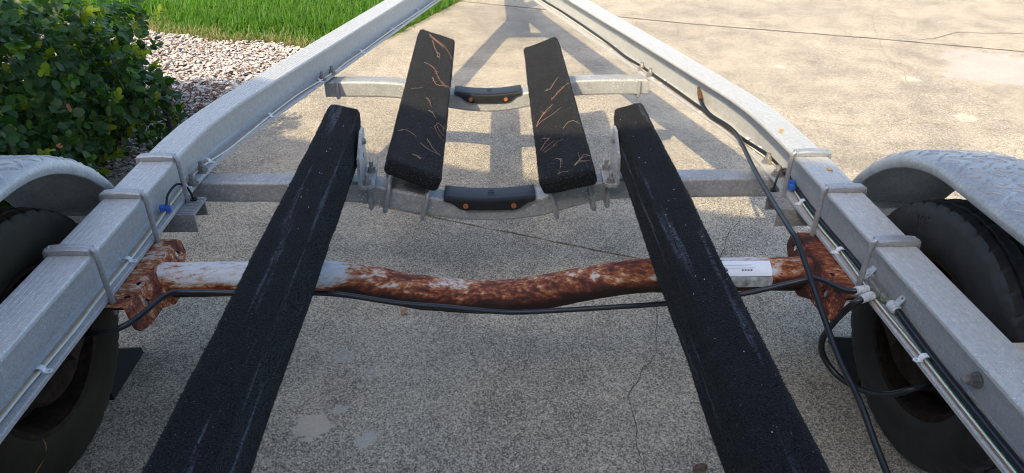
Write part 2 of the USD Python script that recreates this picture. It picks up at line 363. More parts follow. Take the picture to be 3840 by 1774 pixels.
# exposed-aggregate concrete
def concrete():
    nodes = {"g": ("geometry", {}),
             "f": ("noise_texture", {"scale": 380.0, "detail": 2.5, "roughness": 0.6}), "f2": ("noise_texture", {"scale": 220.0, "detail": 3.0, "roughness": 0.65}),
             "big": ("noise_texture", {"scale": 1.6, "detail": 6.0, "roughness": 0.6}), "big2": ("noise_texture", {"scale": 6.5, "detail": 6.0, "roughness": 0.7, "distortion": 0.4}),
             "c": ("rgb_ramp", {"ramp": [(0.34, (0.35, 0.297, 0.222)), (0.5, (0.412, 0.35, 0.262)), (0.66, (0.45, 0.383, 0.287))]}),
             "bm": ("mix_float", {"fac": 0.5}),
             "fm": ("math", {"math_type": "multiply_add", "value2": 0.5}), "fm2": ("math", {"math_type": "multiply", "value2": 0.5}),
             "bs": ("math", {"math_type": "multiply_add", "value2": 0.20, "value3": -0.10}), "fa": ("math", {"math_type": "add"}),
             "pit": ("map_range", {"from_min": 0.435, "from_max": 0.52, "to_min": 0.88, "to_max": 0.0, "clamp": True}),
             "m1": ("mix_color", {"b": (0.075, 0.07, 0.062)}),
             "v": ("voronoi_texture", {"scale": 170.0}), "vm": ("map_range", {"from_min": 0.16, "from_max": 0.26, "to_min": 0.85, "to_max": 0.0, "clamp": True}), "vc": ("separate_color", {}),
             "vt": ("math", {"math_type": "less_than", "value2": 0.09}), "vf": ("math", {"math_type": "multiply"}), "m2": ("mix_color", {"b": (0.66, 0.63, 0.57)}),
             "b": ("bump", {"strength": 0.55, "distance": 0.004}),
             "gv": ("voronoi_texture", {"scale": 300.0, "randomness": 1.0}), "gs": ("separate_color", {}), "gm": ("map_range", {"from_min": 0.0, "from_max": 1.0, "to_min": 0.60, "to_max": 1.44}), "gx": ("mix_color", {"blend_type": "multiply", "fac": 1.0, "use_clamp": False}),
             "p": ("principled_bsdf", {"roughness": 0.88, "specular_ior_level": 0.3})}
    links = [("g.position", k + ".vector") for k in ("f", "f2", "big", "big2", "v")] + [
        ("big.fac", "bm.a"), ("big2.fac", "bm.b"), ("bm.result", "c.fac"), ("f2.fac", "fm2.value1"), ("f.fac", "fm.value1"), ("fm2.value", "fm.value3"),
        ("bm.result", "bs.value1"), ("bs.value", "fa.value2"), ("fm.value", "fa.value1"), ("fa.value", "pit.value"),
        ("g.position", "gv.vector"), ("gv.color", "gs.color"), ("gs.g", "gm.value"), ("c.color", "gx.a"), ("gm.result", "gx.b"), ("gx.result", "m1.a"), ("pit.result", "m1.fac"), ("v.distance", "vm.value"), ("v.color", "vc.color"), ("vc.r", "vt.value1"), ("vm.result", "vf.value1"), ("vt.value", "vf.value2"),
        ("m1.result", "m2.a"), ("vf.value", "m2.fac"), ("fa.value", "b.height"), ("b.normal", "p.normal")]
    last = "m2.result"
    # pale spots worn or spilled on the slab, and a lilac-grey stain
    for i, (x, y, r, col, amt) in enumerate([(-0.393, -0.160, 0.040, (0.47, 0.40, 0.31), 0.85), (-0.272, -0.205, 0.020, (0.43, 0.40, 0.34), 0.8), (-0.262, -0.190, 0.014, (0.43, 0.40, 0.34), 0.8), (-0.340, -0.111, 0.016, (0.43, 0.40, 0.34), 0.7),
                                             (-0.362, 0.071, 0.026, (0.42, 0.39, 0.33), 0.5), (-0.287, 0.012, 0.02, (0.42, 0.39, 0.33), 0.4), (2.75, 2.3, 0.34, (0.40, 0.36, 0.34), 0.55), (2.15, 2.15, 0.045, (0.56, 0.50, 0.40), 0.45), (2.12, 1.62, 0.05, (0.56, 0.50, 0.40), 0.45), (1.55, 2.35, 0.03, (0.56, 0.50, 0.40), 0.4)]):
        nodes[f"d{i}"] = ("vector_math", {"math_type": "distance", "vector2": (x, y, G)})
        nodes[f"e{i}"] = ("math", {"math_type": "multiply_add", "value2": r * 2.2, "value3": -r * 1.1})
        nodes[f"n{i}"] = ("noise_texture", {"scale": 1.6 / r, "detail": 6.0, "roughness": 0.65})
        nodes[f"a{i}"] = ("math", {"math_type": "add"})
        nodes[f"q{i}"] = ("map_range", {"from_min": r * 0.88, "from_max": r * 1.08, "to_min": amt, "to_max": 0.0, "clamp": True})
        nodes[f"k{i}"] = ("mix_color", {"b": col})
        links += [("g.position", f"d{i}.vector1"), ("g.position", f"n{i}.vector"), (f"n{i}.fac", f"e{i}.value1"), (f"d{i}.value", f"a{i}.value1"), (f"e{i}.value", f"a{i}.value2"),
                  (f"a{i}.value", f"q{i}.value"), (last, f"k{i}.a"), (f"q{i}.result", f"k{i}.fac")]
        last = f"k{i}.result"
    links.append((last, "p.base_color"))
    return M("aggregate_concrete", nodes, links)


CONCRETE = concrete()


def leafmat(name, c0, c1, trans=0.33, rough=0.42):
    nodes = {"g": ("geometry", {}), "r": ("rgb_ramp", {"ramp": [(0.0, c0), (1.0, c1)]}), "p": ("principled_bsdf", {"roughness": rough, "specular_ior_level": 0.32}),
             "t": ("translucent_bsdf", {}), "tc": ("mix_color", {"blend_type": "multiply", "fac": 1.0, "b": (1.5, 1.6, 0.5), "use_clamp": False}), "m": ("mix_closure", {"fac": trans})}
    return M(name, nodes, [("g.random_per_island", "r.fac"), ("r.color", "p.base_color"), ("r.color", "tc.a"), ("tc.result", "t.color"), ("p.BSDF", "m.closure1"), ("t.BSDF", "m.closure2")], surface="m.closure")


LEAF_DARK = leafmat("dark_leaf", (0.020, 0.055, 0.010), (0.060, 0.13, 0.020))
LEAF_MID = leafmat("mid_leaf", (0.05, 0.115, 0.013), (0.12, 0.20, 0.024))
LEAF_NEW = leafmat("new_leaf", (0.15, 0.20, 0.016), (0.30, 0.32, 0.03), 0.4)
LEAF_RED = leafmat("red_leaf", (0.42, 0.16, 0.07), (0.5, 0.24, 0.10), 0.4)
GRASS_M = leafmat("grass_blade", (0.07, 0.16, 0.015), (0.36, 0.44, 0.07), 0.5, 0.5)
GRASS_DRY = leafmat("dry_grass", (0.22, 0.19, 0.08), (0.36, 0.30, 0.14), 0.3, 0.6)

STONE_M = M("white_stone", {"g": ("geometry", {}), "r": ("rgb_ramp", {"ramp": [(0.0, (0.50, 0.44, 0.40)), (0.25, (0.70, 0.65, 0.60)), (0.72, (0.82, 0.79, 0.75)), (0.9, (0.66, 0.53, 0.44)), (1.0, (0.5, 0.36, 0.28))]}),
                            "n": ("noise_texture", {"scale": 120.0, "detail": 3.0}), "mr": ("map_range", {"from_min": 0.3, "from_max": 0.7, "to_min": 0.8, "to_max": 1.1}), "mm": ("mix_color", {"blend_type": "multiply", "fac": 1.0, "use_clamp": False}),
                            "p": ("principled_bsdf", {"roughness": 0.6})},
            [("g.random_per_island", "r.fac"), ("g.position", "n.vector"), ("n.fac", "mr.value"), ("r.color", "mm.a"), ("mr.result", "mm.b"), ("mm.result", "p.base_color")])
LITTER_M = simple("leaf_litter", (0.30, 0.15, 0.07), 0.8, vary=0.4, scale=60, island=0.6)

# ------------------------------------------------------------------ ground, driveway, beds
e1 = np.array([1, -0.42]); e1 /= np.linalg.norm(e1)
e2 = np.array([-e1[1], e1[0]])


def st(s, t, z=G):
    p = s * e1 + t * e2
    return np.array([p[0], p[1], z])


obj("ground", (np.array([[-60, -60, G - 0.06], [60, -60, G - 0.06], [60, 60, G - 0.06], [-60, 60, G - 0.06]], float), np.array([[0, 1, 2], [0, 2, 3]])), GROUND_M, kind="structure")


def jag(ss, tt, amp, seed):
    r_ = np.random.default_rng(seed)
    s = np.arange(ss[0], ss[-1] + 1e-6, 0.022)
    t = np.interp(s, ss, tt)
    k = np.convolve(r_.normal(0, 1, len(s) + 6), np.ones(3) / 3, "same")[3:-3]
    return np.c_[s, t + amp * k]


S0, S1 = -1.66, 9.0
ss = [S0, -0.04, 1.0, 1.8, S1]
A_lo, A_hi = jag([S0, S1], [0.6265, 0.6215], 0.0028, 1), jag([S0, S1], [0.6345, 0.6290], 0.0034, 2)
B_lo, B_hi = jag(ss, [3.466, 3.468, 3.548, 3.583, 3.7], 0.0025, 3), jag(ss, [3.4715, 3.4735, 3.5535, 3.5885, 3.7055], 0.0025, 4)


def slab(lo, hi):
    poly = Polygon(np.vstack([lo, hi[::-1]]))
    m_ = trimesh.creation.extrude_polygon(poly, 0.1, engine="earcut")
    v = np.asarray(m_.vertices)
    w = v[:, :1] * e1 + v[:, 1:2] * e2
    return np.c_[w, v[:, 2] + G - 0.1], np.asarray(m_.faces)


drive = thing("driveway", kind="structure")
flat = lambda t: np.array([[S0, t], [S1, t]], float)
slabs = [obj("slab", slab(flat(-7.0), A_lo), CONCRETE, drive, smooth=False), obj("slab", slab(A_hi, B_lo), CONCRETE, drive, smooth=False), obj("slab", slab(B_hi, flat(11.0)), CONCRETE, drive, smooth=False)]
obj("joint_bed", cat(box((-1, -1, 0), (1, 1, 0.01))) and (lambda q: (q, np.array([[0, 1, 2], [0, 2, 3]])))(np.array([st(S0, -7, G - 0.007), st(S1, -7, G - 0.007), st(S1, 11, G - 0.007), st(S0, 11, G - 0.007)])), CRACK, drive, smooth=False)


def ribbon(pts, w, z, seed):
    r_ = np.random.default_rng(seed)
    p = np.asarray(pts, float)
    L = np.r_[0, np.cumsum(np.linalg.norm(np.diff(p, axis=0), axis=1))]
    u = np.arange(0, L[-1], 0.008)
    q = np.c_[np.interp(u, L, p[:, 0]), np.interp(u, L, p[:, 1])]
    k = np.convolve(r_.normal(0, 1, len(q) + 8), np.ones(4) / 4, "same")[4:-4]
    d = np.gradient(q, axis=0); d /= np.linalg.norm(d, axis=1, keepdims=True)
    n_ = np.stack([-d[:, 1], d[:, 0]], -1)
    q = q + n_ * (0.0045 * k)[:, None]
    ww = w * (0.35 + 0.65 * meshkit.noise(np.c_[u * 40, u * 0, u * 0], seed))[:, None]
    a, b = np.c_[q + n_ * ww / 2, np.full(len(q), z)], np.c_[q - n_ * ww / 2, np.full(len(q), z)]
    v = np.stack([a, b], 1).reshape(-1, 3)
    i = np.arange(len(q) - 1) * 2
    return v, np.vstack([np.stack([i, i + 1, i + 3], -1), np.stack([i, i + 3, i + 2], -1)])


Zc = G + 0.0015
obj("crack", ribbon([(0.470, 0.316), (0.447, 0.247), (0.439, 0.181), (0.408, 0.061), (0.362, -0.004), (0.323, -0.065), (0.312, -0.090), (0.314, -0.156), (0.313, -0.187), (0.303, -0.213), (0.306, -0.250), (0.312, -0.294), (0.33, -0.42)], 0.0022, Zc, 11), CRACK, slabs[0], smooth=False)
obj("crack", ribbon([(0.86, 0.80), (0.819, 0.714), (0.765, 0.638), (0.722, 0.550), (0.705, 0.520), (0.68, 0.43)], 0.0024, Zc, 12), CRACK, slabs[1], smooth=False)
obj("crack", ribbon([(2.324, 2.837), (2.238, 2.614), (2.176, 2.384), (2.176, 2.251), (2.1, 2.1)], 0.006, Zc, 13), CRACK_PALE, slabs[1], smooth=False)
obj("crack", ribbon([(2.783, 3.746), (2.567, 3.435), (2.400, 3.045), (2.345, 2.90)], 0.006, Zc, 14), CRACK_PALE, slabs[2], smooth=False)
obj("crack", ribbon([(2.55, 2.84), (2.688, 2.886), (2.898, 3.014), (3.047, 3.000), (3.305, 2.988), (3.9, 2.9)], 0.008, Zc, 15), CRACK, slabs[2], smooth=False)
obj("crack", ribbon([(1.05, 1.62), (1.3, 1.66), (1.55, 1.52), (1.9, 1.55), (2.3, 1.42), (2.9, 1.43)], 0.004, Zc, 16), CRACK_PALE, slabs[1], smooth=False)

midB = np.c_[B_lo[:, 0], (B_lo[:, 1] + B_hi[:, 1]) / 2]
for a_, b_ in ((0, len(midB)),):
    w2 = midB[:, :1] * e1 + midB[:, 1:] * e2
    obj("joint_dirt", ribbon(w2[w2[:, 0] < 7], 0.017, G + 0.0016, 19), CRACK, slabs[2], smooth=False)

# soil under the shell bed and the lawn
obj("soil", (np.array([st(S0 - 7, -5, G - 0.035), st(S0 - 0.002, -5, G - 0.035), st(S0 - 0.002, 11, G - 0.035), st(S0 - 7, 11, G - 0.035)]), np.array([[0, 1, 2], [0, 2, 3]])), SOIL, kind="structure")

# white stone bed: flattened chips, thousands of them
stone_proto = []
for k in range(6):
    s_ = trimesh.creation.icosphere(subdivisions=0)
    v = np.asarray(s_.vertices) * [1, 0.75, 0.26]
    v *= (0.72 + 0.56 * meshkit.noise(v * 2.1 + k * 17, k))[:, None]
    stone_proto.append((v, np.asarray(s_.faces)))


def scatter(protos, pos, size, seed, tilt=0.45):
    r_ = np.random.default_rng(seed)
    vs, fs, n0 = [], [], 0
    for i in range(len(pos)):
        v, f = protos[r_.integers(len(protos))]
        yaw, tx, ty = r_.uniform(0, 6.283), r_.normal(0, tilt), r_.normal(0, tilt)
        R = trimesh.transformations.euler_matrix(tx, ty, yaw)[:3, :3]
        vs.append((v * size[i]) @ R.T + pos[i]); fs.append(f + n0); n0 += len(v)
    return np.vstack(vs), np.vstack(fs)


n_st = 32000
s = S0 - 0.02 - 2.35 * rng.random(n_st) ** 1.15
t = rng.uniform(-0.1, 2.17, n_st)
pos = s[:, None] * e1 + t[:, None] * e2
wob = 0.05 * np.sin(s * 5.1) + 0.03 * np.sin(s * 13)
keep = t < 2.11 + wob
size = rng.uniform(0.006, 0.0145, n_st)
pos = np.c_[pos, G - 0.034 + rng.uniform(0.0, 0.022, n_st) + 0.012 * meshkit.noise(np.c_[pos * 6, pos[:, :1] * 0], 3)]
obj("stone_bed", scatter(stone_proto, pos[keep], size[keep], 5, 0.22), STONE_M, smooth=60, label="bed of white crushed stone chips between the bush and the lawn", cat="gravel", kind="stuff")

# dry leaf litter lying among the stones
bits = []
for k in range(4):
    c_ = rng.uniform(0.6, 1.0)
    a = np.linspace(-1, 1, 5)
    w_ = (1 - a**2) * 0.22 + 0.02
    v = np.vstack([np.c_[a, w_, 0.25 * c_ * a**2], np.c_[a, -w_, 0.25 * c_ * a**2 + 0.08]])
    f = []
    for j in range(4):
        f += [[j, j + 1, 5 + j], [j + 1, 6 + j, 5 + j]]
    v = v * [1, 0.55 + 0.3 * k, 1]
    bits.append((v, np.array(f)))
n_l = 15000
s = S0 - 0.02 - 2.1 * rng.random(n_l); t = rng.uniform(0.0, 2.13, n_l)
p2 = s[:, None] * e1 + t[:, None] * e2
dens = meshkit.fbm(np.c_[p2 * 2.2, p2[:, :1] * 0], 3, 9)
keep = (dens > 0.50) & (rng.random(n_l) < 0.75) | (rng.random(n_l) < 0.16)
pos = np.c_[p2, np.full(n_l, G + 0.008) + rng.uniform(0, 0.012, n_l)]
obj("leaf_litter", scatter(bits, pos[keep], rng.uniform(0.007, 0.021, n_l)[keep], 6, 0.3), LITTER_M, smooth=False, label="dry brown leaves and bark bits scattered over the white stones", cat="leaf litter", kind="stuff")


# lawn: wide-bladed grass
def blades(base, length, width, yaw, bend, seed):
    """Many blades at once: base (n,3)."""
    n = len(base); k = 5
    u = np.linspace(0, 1, k)
    d = np.c_[np.cos(yaw), np.sin(yaw)]; side = np.c_[-d[:, 1], d[:, 0]]
    ang = bend[:, None] * u[None] ** 1.2
    out = length[:, None] * np.cumsum(np.sin(ang) / (k - 1), 1); up_ = length[:, None] * np.cumsum(np.cos(ang) / (k - 1), 1)
    out -= out[:, :1]; up_ -= up_[:, :1]
    w = width[:, None] * (1 - 0.92 * u[None] ** 1.8) * 0.5
    c3 = base[:, None, :] + np.concatenate([out[..., None] * d[:, None], up_[..., None]], -1)
    off = np.concatenate([w[..., None] * side[:, None], np.zeros((n, k, 1))], -1)
    v = np.stack([c3 - off, c3 + off], 2).reshape(n, 2 * k, 3)
    f = []
    for j in range(k - 1):
        f += [[2 * j, 2 * j + 1, 2 * j + 3], [2 * j, 2 * j + 3, 2 * j + 2]]
    f = np.array(f)[None] + (np.arange(n) * 2 * k)[:, None, None]
    return v.reshape(-1, 3), f.reshape(-1, 3)


n_g = 62000
s = S0 - 0.0 - 3.6 * rng.random(n_g) ** 1.0
t = 2.10 + 2.6 * rng.random(n_g) ** 1.1
edge = 2.13 + 0.05 * np.sin(s * 5.1) + 0.03 * np.sin(s * 13)
keep = (t > edge) & (s < S0 + 0.0)
s, t = s[keep], t[keep]
n_g = len(s)
p2 = s[:, None] * e1 + t[:, None] * e2
yaw = rng.uniform(0, 6.283, n_g)
tall = np.clip((t - (2.13 + 0.05 * np.sin(s * 5.1))) / 0.35, 0.35, 1)
ln = rng.uniform(0.055, 0.125, n_g) * tall
base = np.c_[p2, np.full(n_g, G - 0.03)]
obj("lawn", blades(base, ln, rng.uniform(0.006, 0.0115, n_g), yaw, rng.uniform(0.3, 2.3, n_g), 1), GRASS_M, smooth=False, label="bright green wide-bladed lawn beyond the white stone bed", cat="grass", kind="stuff")
n_d = 2600
s = S0 - 3.4 * rng.random(n_d); t = 2.10 + 0.05 * np.sin(s * 5.1) + 0.03 * np.sin(s * 13) + np.abs(rng.normal(0, 0.09, n_d))
s2 = S0 + rng.normal(0, 0.012, 700); t2 = rng.uniform(2.1, 4.5, 700)
s, t = np.r_[s, s2], np.r_[t, t2]
p2 = s[:, None] * e1 + t[:, None] * e2; n_d = len(s)
obj("dry_grass", blades(np.c_[p2, np.full(n_d, G - 0.025)], rng.uniform(0.03, 0.08, n_d), rng.uniform(0.002, 0.005, n_d), rng.uniform(0, 6.283, n_d), rng.uniform(0.9, 2.2, n_d), 2), GRASS_DRY, smooth=False, label="dry straw-coloured grass runners along the edge of the lawn", cat="dry grass", kind="stuff")

# ------------------------------------------------------------------ house behind the camera (its eave throws the shade)
hs = thing("house", label="house with a tiled eave whose shade covers the near driveway", cat="house")
h0, h1 = -5.2, 3.3
ez, drop = 2.3, 0.18
eave = lambda x: -2.475 + (1.08 - 1.02) * -2.3 - 0.42 * x - 0.0 + (0.61 - 0.60) * 2.3 * 0.42
d1 = np.array([1, -0.42, 0]) / math.hypot(1, 0.42)
d2 = np.array([-d1[1], d1[0], 0])
O = np.array([0, eave(0), 0])
def hp(u, w, z): return O + u * d1 + w * d2 + np.array([0, 0, z])
def slab8(u0, u1, pts):
    """Prism along d1 whose section is the polygon pts of (w, z)."""
    ring = lambda u: np.array([hp(u, w, z) for w, z in pts])
    return skin(np.stack([ring(u0), ring(u1)]))
obj("wall", slab8(h0 + 0.4, h1 - 0.4, [(-0.55, G), (-0.55, ez - drop - 0.02), (-0.8, ez - drop - 0.02), (-0.8, G)]), STUCCO, hs)
obj("roof", slab8(h0, h1, [(0, ez), (0, ez - drop), (-0.55, ez - drop), (-5.0, ez + 1.5), (-5.0, ez + 1.7)]), TILE, hs)

# ------------------------------------------------------------------ the boat trailer: ONE thing
tr = thing("boat_trailer", label="empty aluminium boat trailer with black carpeted bunks and a rusty drop axle", cat="boat trailer")
W_ = 0.074
inL = [(-0.701, -1.75), (-0.701, -0.6), (-0.701, 0.14), (-0.700, 0.24), (-0.694, 0.36), (-0.681, 0.45), (-0.662, 0.545), (-0.622, 0.697), (-0.525, 1.058), (-0.344, 1.731), (-0.10, 2.638), (-0.012, 2.965)]
inR = [(0.700, -1.75), (0.700, -0.6), (0.700, 0.14), (0.698, 0.24), (0.692, 0.36), (0.684, 0.455), (0.668, 0.55), (0.631, 0.697), (0.535, 1.058), (0.3475, 1.731), (0.10, 2.638), (0.012, 2.965)]


def rail_path(p):
    p = np.array(p)[::1]
    ys = np.unique(np.r_[np.linspace(-1.75, -0.05, 10), np.linspace(-0.05, 0.9, 64), np.linspace(0.9, 2.965, 40)])
    return np.c_[PchipInterpolator(p[:, 1], p[:, 0])(ys), ys]


def rail_profile(sgn):
    """I-beam section; u = 0 at the inner edge and grows outwards (sgn handles which side that is). Grooved top."""
    H, tf, tw = 0.105, 0.0085, 0.007
    top = []
    for k in range(6):
        c_ = 0.012 + k * 0.0100
        top += [(c_ - 0.0008, 0.0), (c_ - 0.0005, -0.0006), (c_ + 0.0005, -0.0006), (c_ + 0.0008, 0.0)]
    top = [(0.0015, -0.0005), (0.003, 0.0)] + top + [(W_ - 0.003, 0.0), (W_ - 0.0008, -0.0008), (W_, -0.003)]
    m_ = W_ / 2
    rest = [(W_, -tf), (m_ + tw / 2 + 0.006, -tf - 0.001), (m_ + tw / 2 + 0.001, -tf - 0.006), (m_ + tw / 2, -H + tf + 0.007), (m_ + tw / 2 + 0.006, -H + tf), (W_, -H + tf), (W_, -H), (0, -H), (0, -H + tf - 0.002), (0.002, -H + tf),
            (m_ - tw / 2 - 0.007, -H + tf), (m_ - tw / 2 - 0.002, -H + tf + 0.003), (m_ - tw / 2, -H + tf + 0.009), (m_ - tw / 2, -tf - 0.008), (m_ - tw / 2 - 0.006, -tf - 0.001), (0, -tf), (0, -0.003)]
    p = np.array(top + rest)
    p[:, 0] *= sgn
    return p if sgn < 0 else p


railL, railR = rail_path(inL), rail_path(inR)
rl = obj("side_rail", loft_plan(railL, rail_profile(-1)), ALU, tr, smooth=False, label="left I-beam rail in its own shade")
rr = obj("side_rail", loft_plan(railR, rail_profile(1)), ALU, tr, smooth=False, label="right I-beam rail with a sunlit web")

# tongue beyond the top of the picture; its shadow lies on the driveway
obj("tongue", cat(rbox((-0.045, 2.62, -0.20), (0.045, 4.6, -0.108), 0.006)), GALV, tr)
obj("tongue_cross_bar", cat(rbox((-0.16, 2.57, -0.165), (0.16, 2.62, -0.108), 0.006)), GALV, tr)
obj("tongue_plate", plate(Polygon([(-0.09, 2.80), (0.09, 2.80), (0.075, 3.08), (-0.075, 3.08)]), 0.008, (0, 0, 0.002), (1, 0, 0), (0, 1, 0)), GALV, tr)
obj("winch_post", cat(rbox((0.0, 3.22, -0.107), (0.075, 3.30, 0.42), 0.008)), GALV, tr)


# cross beams: rectangular tube dropping in the middle
def beam(path, y0, y1, h, rad=0.009, n_c=4):
    """path: (x, z of the top). Tube with rounded corners between y0 and y1, height h."""
    p = smooth_path([(x, 0, z) for x, z in path], 0.02)
    d = np.gradient(p, axis=0); d /= np.linalg.norm(d, axis=1, keepdims=True)
    up_ = np.cross([0, 1.0, 0], d); up_ *= np.sign(up_[:, 2:3])
    sec = []
    for (cy_, cz_, a0) in ((y1 - rad, -rad, 0), (y0 + rad, -rad, 90), (y0 + rad, -h + rad, 180), (y1 - rad, -h + rad, 270)):
        for k in range(n_c + 1):
            a = math.radians(a0 + 90 * k / n_c)
            sec.append((cy_ + rad * math.cos(a), cz_ + rad * math.sin(a)))
    sec = np.array(sec)
    rings = p[:, None, :] + sec[None, :, 1:] * up_[:, None, :]
    rings[:, :, 1] = sec[None, :, 0]
    return skin(rings)


c1 = [(-0.74, -0.1075), (-0.50, -0.110), (-0.36, -0.112), (-0.29, -0.118), (-0.21, -0.138), (-0.12, -0.158), (-0.04, -0.167), (0.04, -0.167), (0.12, -0.157), (0.18, -0.139), (0.26, -0.117), (0.34, -0.109), (0.50, -0.1070), (0.73, -0.1065)]
obj("cross_beam", beam(c1, 0.283, 0.341, 0.056), GALV, tr, smooth=40)
c2 = [(-0.55, -0.112), (-0.40, -0.112), (-0.30, -0.118), (-0.22, -0.134), (-0.12, -0.155), (-0.04, -0.166), (0.04, -0.165), (0.12, -0.153), (0.20, -0.132), (0.28, -0.114), (0.36, -0.108), (0.55, -0.1065)]
obj("cross_beam", beam(c2, 1.040, 1.100, 0.056), GALV, tr, smooth=40)

# the big U bolts that strap axle and fender brackets to the rails
def strap(x_in, x_out, y, zb):
    xi, xo = x_in, x_out
    s_ = 1 if xo > xi else -1
    r = 0.0052
    leg = smooth_path([(xi - s_ * 0.006, y, zb - 0.02), (xi - s_ * 0.006, y, -0.05), (xi - s_ * 0.006, y, -0.004), (xi - s_ * 0.0035, y, 0.005), (xi + s_ * 0.005, y, 0.009)], 0.006)
    leg2 = smooth_path([(xo + s_ * 0.006, y, zb - 0.02), (xo + s_ * 0.006, y, -0.05), (xo + s_ * 0.006, y, -0.004), (xo + s_ * 0.0035, y, 0.005), (xo - s_ * 0.005, y, 0.009)], 0.006)
    n = 11
    xs = np.linspace(xi - s_ * 0.001, xo + s_ * 0.001, n)
    rings = []
    for k, x in enumerate(xs):
        u = (k / (n - 1) - 0.5) * 2
        zt = 0.0145 - 0.0025 * u * u
        rings.append([(x, y - 0.0095, 0.001), (x, y - 0.0105, zt - 0.003), (x, y - 0.008, zt), (x, y - 0.001, zt), (x, y, zt - 0.0008), (x, y + 0.001, zt), (x, y + 0.008, zt), (x, y + 0.0105, zt - 0.003), (x, y + 0.0095, 0.001)])
    return cat(tube(leg, r, 12), tube(leg2, r, 12), skin(np.array(rings)))


for xi, xo in ((-0.701, -0.775), (0.700, 0.774)):
    for y in (0.182, 0.006, -0.206):
        obj("u_bolt", strap(xi, xo, y, -0.112), UBOLT, tr, smooth=35)

# fender brackets: ribbed channel under the rails
for s_ in (-1, 1):
    for y0 in (0.122, -0.54):
        y1 = y0 + 0.084
        x0, x1 = (0.662, 0.985) if y0 > 0 else (0.7785, 0.985)
        parts = [box((s_ * x0, y0, -0.113), (s_ * x1, y1, -0.1075)), box((s_ * x0, y0, -0.152), (s_ * x1, y0 + 0.005, -0.1132)), box((s_ * (x0 + 0.004), y1 - 0.005, -0.152), (s_ * x1, y1, -0.1132))]
        br = obj("fender_bracket", cat(*parts), GALV, tr, smooth=False)
        ribs = [] if y0 < 0 else [box((s_ * (x0 + 0.002), y0 + 0.005 + k * 0.0072, -0.1074), (s_ * (x0 + 0.0365), y0 + 0.0085 + k * 0.0072, -0.1048)) for k in range(11)]
        if ribs:
            obj("ribbing", cat(*ribs), GALV, br, smooth=False)

# axle: drop tube, hat-shaped brackets and the maker's sticker
ax = [(-0.80, -0.146), (-0.60, -0.146), (-0.42, -0.1455), (-0.32, -0.148), (-0.24, -0.163), (-0.15, -0.184), (-0.05, -0.1965), (0.03, -0.198), (0.11, -0.187), (0.20, -0.168), (0.30, -0.151), (0.42, -0.1495), (0.60, -0.150), (0.80, -0.150)]
axp = smooth_path([(x, -0.078, z) for x, z in ax], 0.012)
rad = 0.0355 + 0.0012 * (meshkit.noise(np.c_[axp[:, 0] * 22, axp[:, 0] * 0, axp[:, 0] * 0], 4) - 0.5)
v, f = tube(axp, rad, 40)
dn = meshkit.fbm(v * 60, 4, 21)
cv = np.repeat(axp, 40, 0)
dv = v.copy(); k = len(cv)
dv[:k] += (v[:k] - cv) * (0.09 * (dn[:k, None] - 0.5))
axle = obj("axle_tube", (dv, f), RUST, tr, smooth=True, label="rusty drop axle tube flaking orange and brown")


def axle_patch(x0, x1, a0, a1, lift, nx=14, na=8):
    """A sheet lying on the axle tube between x0..x1 and angles (degrees, 90 = top, 180 = side facing the camera)."""
    g_ = []
    for x in np.linspace(x0, x1, nx):
        z = np.interp(x, axp[:, 0], axp[:, 2])
        row = []
        for a in np.radians(np.linspace(a0, a1, na)):
            row.append((x, -0.078 + (0.0372 + lift) * math.cos(a), z + (0.0372 + lift) * math.sin(a)))
        g_.append(row)
    g_ = np.array(g_); v = g_.reshape(-1, 3)
    i, j = np.meshgrid(np.arange(nx - 1), np.arange(na - 1), indexing="ij")
    a = i * na + j
    f = np.vstack([np.stack([a, a + na, a + na + 1], -1).reshape(-1, 3), np.stack([a, a + na + 1, a + 1], -1).reshape(-1, 3)])
    return v, f


stk = obj("maker_sticker", axle_patch(0.385, 0.570, 100, 153, 0.0006), STICKER, axle, smooth=True)
obj("printed_line", axle_patch(0.386, 0.568, 152, 153.6, 0.0010, na=3), INK, axle, smooth=True)
obj("printed_line", axle_patch(0.40, 0.53, 116, 117, 0.0010, na=3), INK, axle, smooth=True)
obj("printed_line", axle_patch(0.386, 0.535, 126, 126.8, 0.0010, na=3), INK, axle, smooth=True)
for me_ in [axle_patch(x, x + 0.004, 130.5, 135.5, 0.0010, 2, 3) for x in (0.452, 0.458, 0.464, 0.470, 0.476, 0.508, 0.514, 0.520, 0.526)]:
    obj("printed_mark", me_, INK, axle, smooth=True)
obj("torn_sticker", axle_patch(0.39, 0.572, 154.5, 190, 0.0004), simple("torn_sticker_film", (0.36, 0.37, 0.36), 0.5, vary=0.6, scale=55), axle, smooth=True)

